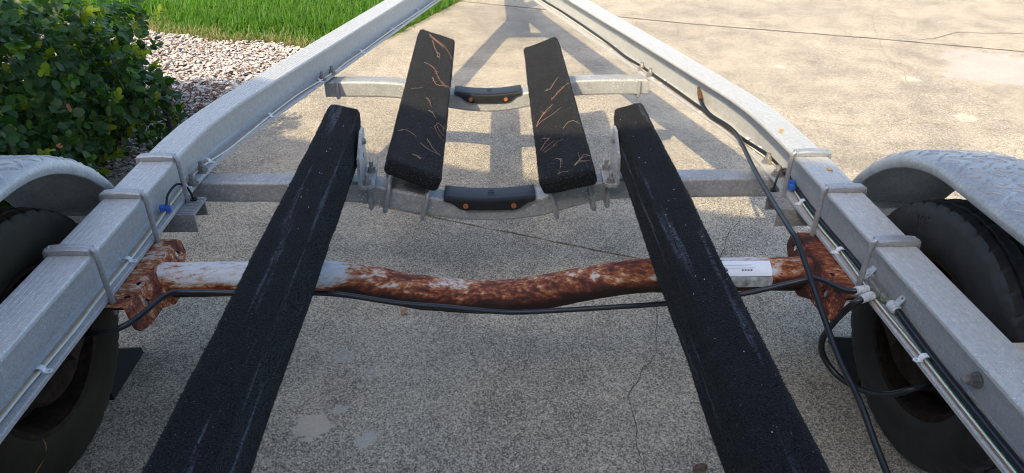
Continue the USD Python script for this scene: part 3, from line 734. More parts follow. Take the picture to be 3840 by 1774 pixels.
for s_, mat_ in ((-1, RUST_L), (1, RUST_R)):
    top = Polygon([(-0.222, 0.666), (-0.222, 0.772), (0.018, 0.772), (0.018, 0.666)])
    hol = [Point(-0.19, 0.676).buffer(0.006), Point(-0.145, 0.672).buffer(0.006)]
    for h_ in hol: top = top.difference(h_)
    mt = trimesh.creation.extrude_polygon(top, 0.006)
    v = np.asarray(mt.vertices)
    f_ = np.asarray(mt.faces)
    mt_v = np.c_[s_ * v[:, 1], v[:, 0], v[:, 2] - 0.1135]
    # skirt hanging inward, pointed ends
    sk = Polygon([(0.018, 0.0), (0.030, -0.012), (0.020, -0.034), (-0.02, -0.052), (-0.045, -0.078), (-0.115, -0.078), (-0.150, -0.060), (-0.205, -0.058), (-0.232, -0.050), (-0.238, -0.040), (-0.222, 0.0)])
    for h_ in (Point(-0.172, -0.028).buffer(0.0085), Point(-0.008, -0.024).buffer(0.0085)):
        sk = sk.difference(h_)
    ms = trimesh.creation.extrude_polygon(sk, 0.006)
    v2 = np.asarray(ms.vertices)
    xx_ = 0.668 + v2[:, 1] * 0.36 * -1 * -1 + 0.0
    sv = np.c_[s_ * (0.667 + v2[:, 1] * 0.42 + (v2[:, 2] - 0.003)), v2[:, 0], -0.108 + v2[:, 1] * 0.92]
    sv2 = sv.copy()
    f2_ = np.asarray(ms.faces)
    if s_ < 0: f2_ = f2_[:, ::-1]
    else: f_ = f_[:, ::-1]
    q = trimesh.Trimesh(*cat((mt_v, f_), (sv2, f2_), box((s_ * 0.766, -0.222, -0.165), (s_ * 0.772, 0.018, -0.1136))), process=False)
    q = q.subdivide_to_size(0.03)
    v = np.asarray(q.vertices); v = v + 0.0011 * (np.stack([meshkit.fbm(v * 45, 3, 31), meshkit.fbm(v * 45, 3, 32), meshkit.fbm(v * 45, 3, 33)], -1) - 0.5)
    obj("axle_bracket", (v, np.asarray(q.faces)), mat_, tr, smooth=20, label="pale rusted bracket under the left rail" if s_ < 0 else "dark brown flaking bracket under the right rail")

# ---- wheels: torsion arm, rusty rim, tyre
WC = np.array([0, -0.212, -0.210])
RT, TW = 0.270, 0.128


def tyre_mesh():
    hw = TW / 2
    prof = [(-hw * 0.72, 0.155), (-hw * 0.86, 0.170), (-hw * 0.97, 0.188), (-hw * 1.0, 0.205), (-hw * 0.995, 0.209), (-hw * 1.0, 0.213), (-hw * 0.98, 0.230), (-hw * 0.93, 0.2445), (-hw * 0.915, 0.246), (-hw * 0.86, 0.258), (-hw * 0.78, 0.2645)]
    for g0 in (-0.46, 0.0, 0.46):
        prof += [(hw * (g0 - 0.075), RT - 0.0012 - 0.004 * g0 * g0), (hw * (g0 - 0.055), RT - 0.0075), (hw * (g0 + 0.055), RT - 0.0075), (hw * (g0 + 0.075), RT - 0.0012 - 0.004 * g0 * g0)]
        if g0 < 0.4:
            prof += [(hw * (g0 + 0.23), RT - 0.0005)]
    prof += [(-x, r) for x, r in prof[:11][::-1]]
    prof = np.array(prof)
    n = 240
    th = np.arange(n) * 2 * np.pi / n
    R = np.repeat(prof[None, :, 1], n, 0)
    X = np.repeat(prof[None, :, 0], n, 0)
    edge = np.abs(prof[:, 0]) > hw * 0.6
    shoulder = (prof[:, 1] > 0.2575) & edge
    ph = (np.arange(n) % 6)
    R[np.ix_(ph < 1, shoulder)] -= 0.0042
    mid = (prof[:, 1] > 0.2675)
    R[np.ix_((np.arange(n) + 3) % 6 < 1, mid)] -= 0.0028
    ring = np.stack([X, R * np.sin(th)[:, None], R * np.cos(th)[:, None]], -1)
    k = len(prof)
    i, j = np.meshgrid(np.arange(n), np.arange(k - 1), indexing="ij")
    a, b = i * k + j, ((i + 1) % n) * k + j
    f = np.vstack([np.stack([a, b, b + 1], -1).reshape(-1, 3), np.stack([a, b + 1, a + 1], -1).reshape(-1, 3)])
    return ring.reshape(-1, 3), f


def revolve_x(prof, n=64):
    prof = np.array(prof, float)
    th = np.arange(n) * 2 * np.pi / n
    ring = np.stack([np.repeat(prof[None, :, 0], n, 0), prof[None, :, 1] * np.sin(th)[:, None], prof[None, :, 1] * np.cos(th)[:, None]], -1)
    k = len(prof)
    i, j = np.meshgrid(np.arange(n), np.arange(k - 1), indexing="ij")
    a, b = i * k + j, ((i + 1) % n) * k + j
    return ring.reshape(-1, 3), np.vstack([np.stack([a, b, b + 1], -1).reshape(-1, 3), np.stack([a, b + 1, a + 1], -1).reshape(-1, 3)])


ty = tyre_mesh()
for s_ in (-1, 1):
    c_ = WC + [s_ * (0.832 + TW / 2), 0, 0]
    w = thing("wheel", parent=tr, label="left wheel with a brownish tyre and a yellow streak" if s_ < 0 else "right wheel with a black worn tyre and rusty rim")
    sgn = np.array([s_, 1, 1.0])
    put = lambda vf: (np.asarray(vf[0]) * sgn + c_, vf[1][:, ::-1] if s_ < 0 else vf[1])
    tmat = RUBBER if s_ > 0 else simple("brown_tyre_rubber", (0.013, 0.0105, 0.006), 0.6, vary=0.5, scale=9, bump=0.2, bscale=180, spec=0.2)
    tobj = obj("tyre", put(ty), tmat, w, smooth=28)
    # inner side of the rim (what the camera sees) faces the trailer, x = -hw
    h = TW / 2
    obj("rim", put(revolve_x([(-h * 0.76, 0.163), (-h * 0.84, 0.166), (-h * 0.82, 0.156), (-h * 0.55, 0.150), (-h * 0.2, 0.146), (0.012, 0.142), (0.016, 0.120), (0.004, 0.085), (0.010, 0.05), (0.010, 0.0)])), RUST_DARK, w, smooth=35)
    obj("brake_drum", put(revolve_x([(0.006, 0.0), (0.006, 0.105), (-0.05, 0.108), (-0.058, 0.100), (-0.060, 0.03), (-0.085, 0.028), (-0.086, 0.0)])), RUST_DARK, w, smooth=35)
    arm = cat(trimesh.creation.box(extents=(0.02, 0.17, 0.05), transform=trimesh.transformations.compose_matrix(translate=(s_ * 0.805, -0.145, -0.180), angles=(0.42, 0, 0))))
    obj("suspension_arm", arm, RUST_R, tr, smooth=False)
    if s_ > 0:
        # raised letters on the upper sidewall
        tm = meshkit.text_mesh("KE", 0.022, 0.0012, bold=True)
        v = np.asarray(tm.vertices)
        ang = math.radians(8) - (v[:, 0]) / 0.222
        rr_ = 0.217 + v[:, 1]
        lv = np.c_[np.full(len(v), 0.832 - 0.0004) - v[:, 2] + 0.0035 * ((rr_ - 0.205) / 0.02) ** 1.0 * 0.4, WC[1] + rr_ * np.sin(ang + 0.35), WC[2] + rr_ * np.cos(ang + 0.35)]
        obj("raised_lettering", (lv, np.asarray(tm.faces)), RUBBER, w, smooth=False)
    else:
        yz = smooth_path([(0, -0.313, -0.336), (0, -0.3155, -0.346), (0, -0.319, -0.354), (0, -0.331, -0.3605), (0, -0.350, -0.365), (0, -0.376, -0.367)], 0.006)
        nn = len(yz)
        rr_ = np.hypot(yz[:, 1] - WC[1], yz[:, 2] - WC[2])
        fr = np.interp(rr_, [0.155, 0.164, 0.172, 0.188, 0.205, 0.213, 0.230], [0.72, 0.78, 0.86, 0.97, 1.0, 1.0, 0.98])
        pts = np.c_[-(0.832 + TW / 2 * (1 - fr)) + 0.0006, yz[:, 1:]]
        wd = 0.0035 * (0.5 + 0.5 * np.sin(np.linspace(0.3, 2.9, nn)))
        v = np.stack([pts + np.c_[wd * 0, wd, wd * 0.4], pts + np.c_[wd * 0, -wd, -wd * 0.4]], 1).reshape(-1, 3)
        i = np.arange(nn - 1) * 2
        obj("paint_streak", (v, np.vstack([np.stack([i, i + 1, i + 3], -1), np.stack([i, i + 3, i + 2], -1)])), YELLOW, w, smooth=False)

# ---- fenders: rolled tread plate
FC = np.array([-0.200, -0.236])
FLAT = 0.24                                    # length of the flat top
fa = np.radians(np.r_[np.linspace(-22, 90, 40), np.linspace(90.02, 202, 40)])     # 0 = front (+y), 90 = top
fcy = lambda a: FC[0] - FLAT * (np.asarray(a) > math.radians(90.01))


def fender_pt(x, r, a):
    return np.stack([np.broadcast_to(x, a.shape), FC[0] + r * np.cos(a), FC[1] + r * np.sin(a)], -1)


fprof = [(0.806, 0.350), (0.8025, 0.356), (0.803, 0.364), (0.809, 0.373), (0.820, 0.3795), (0.836, 0.382), (0.90, 0.382), (0.945, 0.3795), (0.975, 0.373), (0.998, 0.362), (1.012, 0.347), (1.016, 0.332)]
fprof2 = fprof + [(x + (0.0035 if x < 0.9 else -0.0035), r - 0.0015) if (r < 0.37 and x < 0.9) or x > 1.01 else (x + (0.002 if x < 0.83 else (-0.002 if x > 0.99 else 0)), r - 0.004) for x, r in fprof[::-1]]
fp = np.array(fprof2)
for s_ in (-1, 1):
    rings = np.stack([np.c_[s_ * fp[:, 0], fcy(a) + fp[:, 1] * math.cos(a), FC[1] + fp[:, 1] * math.sin(a)] for a in fa])
    v, f = skin(rings, closed=False)
    k = len(fp); half = len(fprof)
    caps = []
    for e in (0, len(fa) - 1):
        for j in range(half - 1):
            a_, b_, c_, d_ = e * k + j, e * k + j + 1, e * k + k - 2 - j, e * k + k - 1 - j
            caps += [[a_, b_, c_], [a_, c_, d_]]
    v = v + 0.0005 * (meshkit.noise(v * 28, 3)[:, None] - 0.5)
    fen = obj("fender", (v, np.vstack([f, caps])), FEND, tr, smooth=35, label="left tread-plate fender over the brownish tyre" if s_ < 0 else "right tread-plate fender catching the sun on its far end")
    # raised lozenges of the tread plate, alternating direction
    lz = []
    base = trimesh.creation.icosphere(subdivisions=1)
    bv, bf = np.asarray(base.vertices), np.asarray(base.faces)
    na, nx = 54, 9
    for i in range(na):
        for j in range(nx):
            arc = 0.02 + (0.375 * math.radians(216) + FLAT) * (i + 0.5 * (j % 2)) / na
            xw = 0.812 + 0.194 * (j + 0.5) / nx
            r = np.interp(xw, [p[0] for p in fprof[2:]], [p[1] for p in fprof[2:]])
            dirn = 0.5 if (i + j) % 2 else -0.5
            L = bv * [0.0150, 0.0040, 0.0030]
            cr, sr = math.cos(dirn * 1.5), math.sin(dirn * 1.5)
            lx, lt = L[:, 0] * cr - L[:, 1] * sr, L[:, 0] * sr + L[:, 1] * cr
            q_ = arc + lt
            a90 = 0.375 * math.radians(108)
            fl = np.clip(q_ - a90, 0, FLAT)
            aa = math.radians(-18) + (q_ - fl) / 0.375
            xs_ = np.clip(xw + lx, 0.8035, 1.0115)
            rr_ = np.interp(xs_, [p[0] for p in fprof[2:]], [p[1] for p in fprof[2:]]) + L[:, 2]
            lz.append((np.c_[s_ * xs_, FC[0] - fl + rr_ * np.cos(aa), FC[1] + rr_ * np.sin(aa)], bf if s_ > 0 else bf[:, ::-1]))
    obj("tread_pattern", cat(*lz), FEND, fen, smooth=25, kind="stuff")

# ---- bunks: carpeted boards
def carpet_board(corners, r, seed, amp=0.0032, step=0.014):
    """corners: 8 points; rounded, slightly lumpy."""
    c8 = np.asarray(corners, float)
    cen = c8.mean(0)
    ins = c8.copy()
    man = ball_hull(ins, r, 20).refine_to_length(step)
    me = as_tm(man)
    v = np.asarray(me.vertices)
    n_ = np.asarray(me.vertex_normals)
    d = (meshkit.fbm(v * [30, 9, 30], 3, seed) - 0.5) * 2 * amp + (meshkit.noise(v * 260, seed + 5) - 0.5) * 0.0016
    return v + n_ * d[:, None], np.asarray(me.faces)


def long_board(xo, xi, zo, zi, zb, y0, y1, xfar=0.0, r=0.011):
    sg = 1 if xi > xo else -1
    pts = []
    for y in (y0, y1):
        dx = xfar if y == y1 else 0
        do = dx * 0.8
        pts += [(xo + sg * r + do, y, zo - r), (xi - sg * r + dx, y, zi - r), (xi - sg * r + dx, y, zb + r), (xo + sg * r + do, y, zb + r)]
    return pts


bl = obj("rear_bunk", carpet_board(long_board(-0.385, -0.309, 0.052, 0.040, -0.072, -1.7, 0.385, -0.010), 0.011, 41), CARPET, tr, smooth=60, label="left rear black carpeted bunk board with a pale rub streak")
br_ = obj("rear_bunk", carpet_board(long_board(0.362, 0.286, 0.052, 0.038, -0.072, -1.7, 0.385, 0.029), 0.011, 43), CARPET, tr, smooth=60, label="right rear black carpeted bunk board, scuffed and tipped by sunlight")
def pad(no, ni, fo, fi, th, r, seed):
    """near outer / near inner / far outer / far inner top corners."""
    no, ni, fo, fi = map(np.array, (no, ni, fo, fi))
    ax_ = (fo - no); acr = (ni - no)
    n_ = np.cross(acr, ax_); n_ /= np.linalg.norm(n_); n_ *= np.sign(n_[2])
    u, w = ax_ / np.linalg.norm(ax_), acr / np.linalg.norm(acr)
    pts = [no + u * r + w * r, ni + u * r - w * r, fo - u * r + w * r, fi - u * r - w * r]
    pts = [p - n_ * r for p in pts]
    return carpet_board(pts + [p - n_ * (th - 2 * r) for p in pts], r, seed, 0.002, 0.013)


PADL = [(-0.237, 0.245, -0.030), (-0.112, 0.250, -0.088), (-0.238, 1.285, 0.004), (-0.115, 1.305, -0.045)]
PADR = [(0.245, 0.215, -0.050), (0.118, 0.250, -0.096), (0.243, 1.222, -0.008), (0.126, 1.228, -0.052)]
pl = obj("front_bunk", pad(*PADL, 0.044, 0.012, 51), CARPET_PAD, tr, smooth=60, label="left front carpeted bunk pad strewn with twigs")
pr = obj("front_bunk", pad(*PADR, 0.044, 0.012, 53), CARPET_PAD, tr, smooth=60, label="right front carpeted bunk pad strewn with twigs")

def pile(prim, verts_faces, n, mat, seed, ymin=-0.9, length=0.0021):
    """Short fibres standing on the carpet."""
    r_ = np.random.default_rng(seed)
    v, f = verts_faces
    f = f[(v[f].mean(1)[:, 1] > ymin)]
    a, b, c_ = v[f[:, 0]], v[f[:, 1]], v[f[:, 2]]
    nr = np.cross(b - a, c_ - a); ar = np.linalg.norm(nr, axis=1); nr /= ar[:, None] + 1e-12
    i = r_.choice(len(f), n, p=ar / ar.sum())
    u, w = r_.random((2, n)); k = u + w > 1; u[k], w[k] = 1 - u[k], 1 - w[k]
    p0 = a[i] + (b - a)[i] * u[:, None] + (c_ - a)[i] * w[:, None]
    L = length * r_.uniform(0.5, 1.15, n)[:, None]
    d = nr[i] + r_.normal(0, 0.45, (n, 3)); d /= np.linalg.norm(d, axis=1, keepdims=True)
    p1 = p0 + d * L * 0.55
    p2 = p1 + (d + r_.normal(0, 0.5, (n, 3))) * L * 0.45
    pts = np.stack([p0 - nr[i] * 0.0006, p1, p2], 1).reshape(-1, 3)
    cu = UsdGeom.BasisCurves.Define(stage, pathof("carpet_pile", prim))
    cu.CreateTypeAttr("linear")
    cu.CreatePointsAttr(Vt.Vec3fArray.FromNumpy(pts.astype(np.float32)))
    cu.CreateCurveVertexCountsAttr(Vt.IntArray.FromNumpy(np.full(n, 3, np.int32)))
    cu.CreateWidthsAttr(Vt.FloatArray.FromNumpy(np.tile(np.array([0.0007, 0.0006, 0.0003], np.float32), n)))
    cu.SetWidthsInterpolation("vertex")
    UsdShade.MaterialBindingAPI.Apply(cu.GetPrim()).Bind(mat)
    tag(cu, kind="stuff")


for b_, n_, mt_, sd in ((bl, 26000, CARPET, 1), (br_, 26000, CARPET, 2), (pl, 16000, CARPET_PAD, 3), (pr, 16000, CARPET_PAD, 4)):
    me_ = UsdGeom.Mesh(b_)
    pile(b_, (np.array(me_.GetPointsAttr().Get(), float), np.array(me_.GetFaceVertexIndicesAttr().Get()).reshape(-1, 3)), n_, mt_, sd)

tuft = np.array([(0.3105, 0.352, 0.018), (0.3095, 0.336, 0.006), (0.3100, 0.340, -0.006), (0.3098, 0.350, -0.016), (0.3098, 0.356, -0.004), (0.3092, 0.362, 0.010)])
tuft[:, 0] -= 0.0022
obj("torn_tuft", (np.vstack([tuft, tuft.mean(0) - [0.003, 0, 0]]), np.array([[6, i, (i + 1) % 6] for i in range(6)] + [[6, (i + 1) % 6, i] for i in range(6)])), LINT, br_, smooth=False)

# angle brackets that hold the rear bunks
for s_ in (-1, 1):
    base = Polygon([(0.314, 0.340), (0.280, 0.345), (0.276, 0.246), (0.286, 0.232), (0.306, 0.232), (0.314, 0.244)])
    up_ = Polygon([(0.235, -0.098), (0.341, -0.098), (0.334, -0.02), (0.328, 0.016), (0.296, 0.016), (0.240, -0.030)])
    up_ = up_.difference(Point(0.30, -0.045).buffer(0.007))
    zb = -0.1045
    mb = trimesh.creation.extrude_polygon(base, 0.007); v = np.asarray(mb.vertices)
    bm = (np.c_[s_ * v[:, 0], v[:, 1], v[:, 2] + zb], np.asarray(mb.faces) if s_ > 0 else np.asarray(mb.faces)[:, ::-1])
    mu = trimesh.creation.extrude_polygon(up_, 0.0065); v = np.asarray(mu.vertices)
    tw = (v[:, 1] + 0.098) / 0.11
    x_ = 0.3140 - 0.0040 * tw
    um = (np.c_[s_ * (x_ - 0.0065 + v[:, 2] - 0.0012), v[:, 0], v[:, 1]], np.asarray(mu.faces))
    br2 = obj("bunk_bracket", cat(bm, um), GALV, tr, smooth=20)
    for (bx, by) in ((0.292, 0.320), (0.2925, 0.249)):
        for nm, me in zip(("stud", "nut", "washer"), nut_bolt((s_ * bx, by, zb + 0.007), r=0.0052, nut=0.0092, h=0.009, stud=0.014, washer=0.0115)):
            obj(nm, me, BOLT, br2)
    stb, ntb, wsb = nut_bolt((s_ * 0.3045, 0.302, -0.010), axis=(-s_, 0, 0), r=0.004, nut=0.0075, h=0.006, stud=0.003, washer=0.009)
    obj("nut", ntb, BOLT, br2); obj("washer", wsb, BOLT, br2)
    # the U bolt below the bracket, round the beam
    ub = smooth_path([(s_ * 0.2955, 0.352, -0.112), (s_ * 0.2955, 0.352, -0.165), (s_ * 0.2955, 0.347, -0.181), (s_ * 0.296, 0.312, -0.1835), (s_ * 0.296, 0.281, -0.181), (s_ * 0.2955, 0.2755, -0.165), (s_ * 0.2955, 0.2755, -0.105)], 0.008)
    obj("bracket_u_bolt", tube(ub, 0.0055, 12), UBOLT, tr, smooth=40)
    # U bolts and back plate of the front bunk
    for xt, xb, zt, zb2 in ((0.245, 0.262, -0.114, -0.186), (0.152, 0.170, -0.139, -0.209)):
        q = smooth_path([(s_ * xt, 0.358, zt - 0.004), (s_ * xt, 0.330, zt + 0.001), (s_ * xt, 0.292, zt + 0.001), (s_ * (xt + 0.002), 0.2785, zt - 0.008), (s_ * (xt + xb) / 2, 0.2745, (zt + zb2) / 2), (s_ * xb, 0.2775, zb2 + 0.004), (s_ * xb, 0.290, zb2 - 0.006), (s_ * xb, 0.345, zb2 - 0.004)], 0.007)
        obj("beam_u_bolt", tube(q, 0.0058, 12), UBOLT, tr, smooth=40)
    bp = cat(box((s_ * 0.262, 0.3435, -0.155), (s_ * 0.195, 0.348, -0.098)))
    obj("back_plate", bp, GALV, tr, smooth=False)
    obj("wood_block", cat(rbox((s_ * 0.225, 0.350, -0.150), (s_ * 0.150, 0.395, -0.118), 0.003)), WOOD, tr)
    q = cat(box((s_ * 0.19, 1.07, -0.135), (s_ * 0.165, 1.10, -0.085)))
    obj("pad_post", q, GALV, tr, smooth=False)

# ---- keel pads on the cross beams
def keel_pad(y0, y1, beam_pts):
    xs = np.linspace(-0.114, 0.114, 25)
    bx = np.array([p[0] for p in beam_pts]); bz = np.array([p[1] for p in beam_pts])
    sp_ = smooth_path([(x, 0, z) for x, z in beam_pts], 0.02)
    zt = np.interp(xs, sp_[:, 0], sp_[:, 2])
    kq = np.polyfit(xs, zt, 2); zt = np.polyval(kq, xs)
    rings = []
    for x, z in zip(xs, zt):
        a = abs(x)
        dr = np.interp(a, [0, 0.045, 0.055, 0.075, 0.092, 0.114], [0.030, 0.031, 0.033, 0.030, 0.017, 0.012])
        t_ = 0.0105
        e_ = np.interp(a, [0.110, 0.114], [0, 0.002])
        rings.append([(x, y0 - 0.008, z + t_ - dr), (x, y0 - 0.008, z + t_ - 0.009), (x, y0 - 0.005, z + t_ - 0.003), (x, y0 + 0.001, z + t_ - e_), (x, y1 - 0.001, z + t_ - e_), (x, y1 + 0.003, z + t_ - 0.004), (x, y1 + 0.003, z + 0.001), (x, y0 - 0.0005, z + 0.001), (x, y0 - 0.0005, z + t_ - dr)])
    return skin(np.array(rings)), zt[12]


for (y0, y1, bp_) in ((0.283, 0.341, c1), (1.040, 1.100, c2)):
    me, zt = keel_pad(y0, y1, bp_)
    kp = obj("keel_pad", me, PLASTIC, tr, smooth=35)
    for x in (-0.060, 0.060):
        zz = zt - 0.0065
        cup = trimesh.creation.annulus(0.0034, 0.0066, 0.003, sections=20); rot_to(cup, [0, 0, 1], [0, -1, 0]); cup.apply_translation((x, y0 - 0.0095, zz))
        head = trimesh.creation.cylinder(0.0036, 0.002, sections=12); rot_to(head, [0, 0, 1], [0, -1, 0]); head.apply_translation((x, y0 - 0.0088, zz))
        obj("screw", cat(cup, head), RUST_SCREW, kp)
    ring = trimesh.creation.annulus(0.007, 0.0085, 0.0012, sections=24); ring.apply_translation((0.004, (y0 + y1) / 2 + 0.004, zt + 0.0128))
    obj("moulded_ring", ring, PLASTIC, kp)

# ---- bolts on the rail flanges
for (x, y) in ((-0.7075, 0.322), (-0.706, 0.252), (-0.527, 1.077), (-0.5475, 1.014), (0.7125, 0.349), (0.7115, 0.277), (0.5335, 1.108), (0.5495, 1.042)):
    stb, ntb, wsb = nut_bolt((x, y, -0.0965), r=0.0062, nut=0.0105, h=0.0105, stud=0.013, washer=0.0145)
    bo = obj("flange_bolt", stb, BOLT, tr); obj("nut", ntb, BOLT, bo); obj("washer", wsb, BOLT, bo)
# the beams' own retaining U bolts at the second beam
for s_, x in ((-1, -0.508), (1, 0.515)):
    q = smooth_path([(x, 1.034, -0.112), (x, 1.032, -0.150), (x, 1.036, -0.166), (x, 1.07, -0.173), (x, 1.104, -0.166), (x, 1.106, -0.12)], 0.008)
    obj("bracket_u_bolt", tube(q, 0.0055, 10), UBOLT, tr, smooth=40)
stb, ntb, wsb = nut_bolt((0.7330, -0.500, -0.060), axis=(-1, 0, 0), r=0.0055, nut=0.0095, h=0.010, stud=0.012, washer=0.013)
bo = obj("web_bolt", stb, BOLT, tr); obj("nut", ntb, BOLT, bo); obj("washer", wsb, BOLT, bo)

# ---- wiring on the left rail
wl = [(-0.05, 2.80), (-0.237, 2.166), (-0.299, 1.955), (-0.382, 1.642), (-0.466, 1.330), (-0.505, 1.195), (-0.522, 1.102), (-0.552, 0.998), (-0.597, 0.858), (-0.638, 0.690), (-0.683, 0.473), (-0.710, 0.376), (-0.722, 0.303), (-0.721, 0.166), (-0.717, 0.033), (-0.717, -0.083), (-0.7195, -0.200), (-0.7165, -0.304), (-0.7175, -0.39), (-0.719, -0.512), (-0.716, -0.8), (-0.716, -1.6)]
p = smooth_path([(x, y, -0.0935 + 0.002 * math.sin(y * 9)) for x, y in wl], 0.02)
obj("tan_wire", tube(p, 0.0024, 8), WIRE_TAN, tr, smooth=True)
obj("white_wire", tube(p + [0.0042, 0, 0.0002], 0.0022, 8), WIRE_WHITE, tr, smooth=True)
# ---- wiring and brake line on the right rail
wr_ = [(0.06, 2.80), (0.244, 2.154), (0.311, 1.943), (0.389, 1.655), (0.472, 1.345), (0.515, 1.165), (0.562, 1.002), (0.604, 0.840), (0.638, 0.697), (0.667, 0.575), (0.694, 0.453), (0.711, 0.385), (0.7245, 0.315), (0.722, 0.24), (0.714, 0.142), (0.709, 0.02), (0.711, -0.083), (0.708, -0.165), (0.7035, -0.256), (0.7045, -0.335), (0.7055, -0.418), (0.7045, -0.50), (0.7045, -0.60), (0.7055, -0.8), (0.7055, -1.6)]
p = smooth_path([(x, y, -0.094) for x, y in wr_], 0.02)
obj("white_wire", tube(p + [0.0030, 0, 0.0008], 0.0016, 8), WIRE_WHITE, tr, smooth=True)
obj("green_wire", tube(p + [0.0058, 0, 0.0], 0.0014, 8), WIRE_GREEN, tr, smooth=True)
obj("brown_wire", tube(p + [0.0002, 0, 0.0], 0.0013, 8), WIRE_BROWN, tr, smooth=True)
hr = [(0.10, 2.75), (0.266, 2.123), (0.329, 1.913), (0.395, 1.675), (0.446, 1.472), (0.478, 1.339), (0.498, 1.241), (0.535, 1.119), (0.566, 1.002), (0.585, 0.930), (0.607, 0.843), (0.634, 0.729), (0.660, 0.621), (0.684, 0.513), (0.700, 0.452), (0.7245, 0.372), (0.7290, 0.292), (0.7265, 0.20), (0.7225, 0.10), (0.7205, 0.0), (0.7235, -0.09), (0.7235, -0.165)]
obj("brake_line", tube(smooth_path([(x, y, -0.089) for x, y in hr], 0.02), 0.0052, 10), RUBBER_HOSE, tr, smooth=True)
obj("brake_line", tube(smooth_path([(0.722, -0.296, -0.085), (0.720, -0.40, -0.0885), (0.718, -0.504, -0.0885), (0.717, -0.60, -0.088), (0.718, -0.8, -0.088), (0.718, -1.6, -0.088)], 0.03), 0.0068, 12), RUBBER_HOSE, tr, smooth=True)


def clip(p, yaw, r=0.0058, side=1):
    """P clip: a band over the wires and a flat tab screwed to the flange."""
    a = np.radians(np.linspace(-20, 200, 12))
    w = 0.0052
    ring = []
    for y in (-w, w):
        ring.append(np.c_[r * np.cos(a), np.full(12, y), 0.003 + r * np.sin(a)])
    v = np.vstack(ring)
    i = np.arange(11)
    f = np.vstack([np.stack([i, i + 1, i + 13], -1), np.stack([i, i + 13, i + 12], -1)])
    out_v = v.copy(); out_v[:, 0] *= 1.28; out_v[:, 2] = 0.003 + (v[:, 2] - 0.003) * 1.28
    band = cat((v, f[:, ::-1]), (out_v, f))
    tab = plate(Polygon([(0.004, -w), (0.016, -w), (0.020, 0), (0.016, w), (0.004, w)]).difference(Point(0.0135, 0).buffer(0.0022)), 0.0016, (0, 0, 0.0004), (1, 0, 0), (0, 1, 0))
    q = trimesh.Trimesh(*cat(band, tab), process=False)
    if side < 0: q.apply_scale([-1, 1, 1])
    q.apply_transform(trimesh.transformations.rotation_matrix(yaw, [0, 0, 1]))
    q.apply_translation(p)
    return q


for (x, y) in ((-0.312, 1.955), (-0.389, 1.634), (-0.470, 1.322), (-0.556, 0.992), (-0.638, 0.686), (-0.7125, 0.376), (-0.7195, 0.233), (-0.7165, -0.085), (-0.7165, -0.405)):
    yaw = -0.265 if y > 0.5 else (-0.13 if y > 0.35 else 0)
    obj("cable_clip", clip((x, y, -0.0965), yaw, side=1), WHITE_PL, tr, smooth=40)
for (x, y) in ((0.316, 1.980), (0.374, 1.773), (0.399, 1.672), (0.480, 1.360), (0.567, 1.021), (0.584, 0.968), (0.646, 0.709), (0.705, 0.482), (0.7185, 0.423), (0.7185, 0.126), (0.7140, -0.082), (0.7095, -0.413)):
    yaw = 0.265 if y > 0.45 else (0.13 if y > 0.35 else 0)
    obj("cable_clip", clip((x, y, -0.0965), yaw, r=0.0068, side=-1), WHITE_PL, tr, smooth=40)

# blue splice connectors and the small black leads
for pts in ([(-0.722, 0.113, -0.085), (-0.709, 0.113, -0.086)], [(0.711, 0.185, -0.083), (0.719, 0.203, -0.080)]):
    for q in pts:
        b_ = rbox(np.array(q) - [0.0055, 0.008, 0.006], np.array(q) + [0.0055, 0.008, 0.006], 0.002)
        b_.apply_transform(trimesh.transformations.rotation_matrix(0.35, [0, 0, 1], q))
        obj("splice_connector", b_, BLUE_PL, tr)
obj("lead_wire", tube(smooth_path([(-0.716, 0.120, -0.084), (-0.715, 0.140, -0.065), (-0.704, 0.170, -0.055), (-0.690, 0.185, -0.072), (-0.684, 0.188, -0.104)], 0.006), 0.0026, 8), RUBBER_HOSE, tr, smooth=True)
obj("grommet", cat(cyl((-0.684, 0.188, -0.107), (-0.684, 0.188, -0.101), 0.008, 14)), RUBBER_HOSE, tr)
obj("lead_wire", tube(smooth_path([(0.716, 0.200, -0.082), (0.712, 0.225, -0.060), (0.700, 0.232, -0.058), (0.688, 0.222, -0.080), (0.682, 0.212, -0.104)], 0.006), 0.0026, 8), RUBBER_HOSE, tr, smooth=True)
obj("grommet", cat(cyl((0.682, 0.212, -0.107), (0.682, 0.212, -0.101), 0.008, 14)), RUBBER_HOSE, tr)

# brake tee and hoses on the right rail
fit = cat(cyl((0.7235, -0.168, -0.087), (0.7215, -0.205, -0.085), 0.0045, 10), rbox((0.709, -0.247, -0.095), (0.7215, -0.205, -0.076), 0.003), rbox((0.7120, -0.262, -0.093), (0.7235, -0.244, -0.078), 0.003), cyl((0.7180, -0.258, -0.0855), (0.7210, -0.285, -0.085), 0.0045, 10),
          cyl((0.712, -0.224, -0.086), (0.697, -0.225, -0.086), 0.0060, 6), cyl((0.712, -0.243, -0.086), (0.697, -0.246, -0.086), 0.0060, 6))
tee = obj("brake_tee", fit, BRASS, tr, smooth=30)
for q, d in (((0.7235, -0.168, -0.087), (0.0, -1, 0)), ((0.7205, -0.274, -0.085), (0, -1, 0))):
    q = np.array(q)
    sl = cat(cyl(q, q + [0.0004, -0.018, 0], 0.0098, 18), cyl(q + [0, -0.018, 0], q + [0, -0.022, 0], 0.0075, 14), plate(Polygon([(0.0, -0.007), (0.016, -0.007), (0.022, 0), (0.016, 0.007), (0, 0.007)]).difference(Point(0.014, 0).buffer(0.0025)), 0.002, q + [0.004, -0.009, 0.006], (0.55, 0, 0.83), (0, 1, 0)))
    obj("line_clamp", sl, SLEEVE, tr, smooth=35)
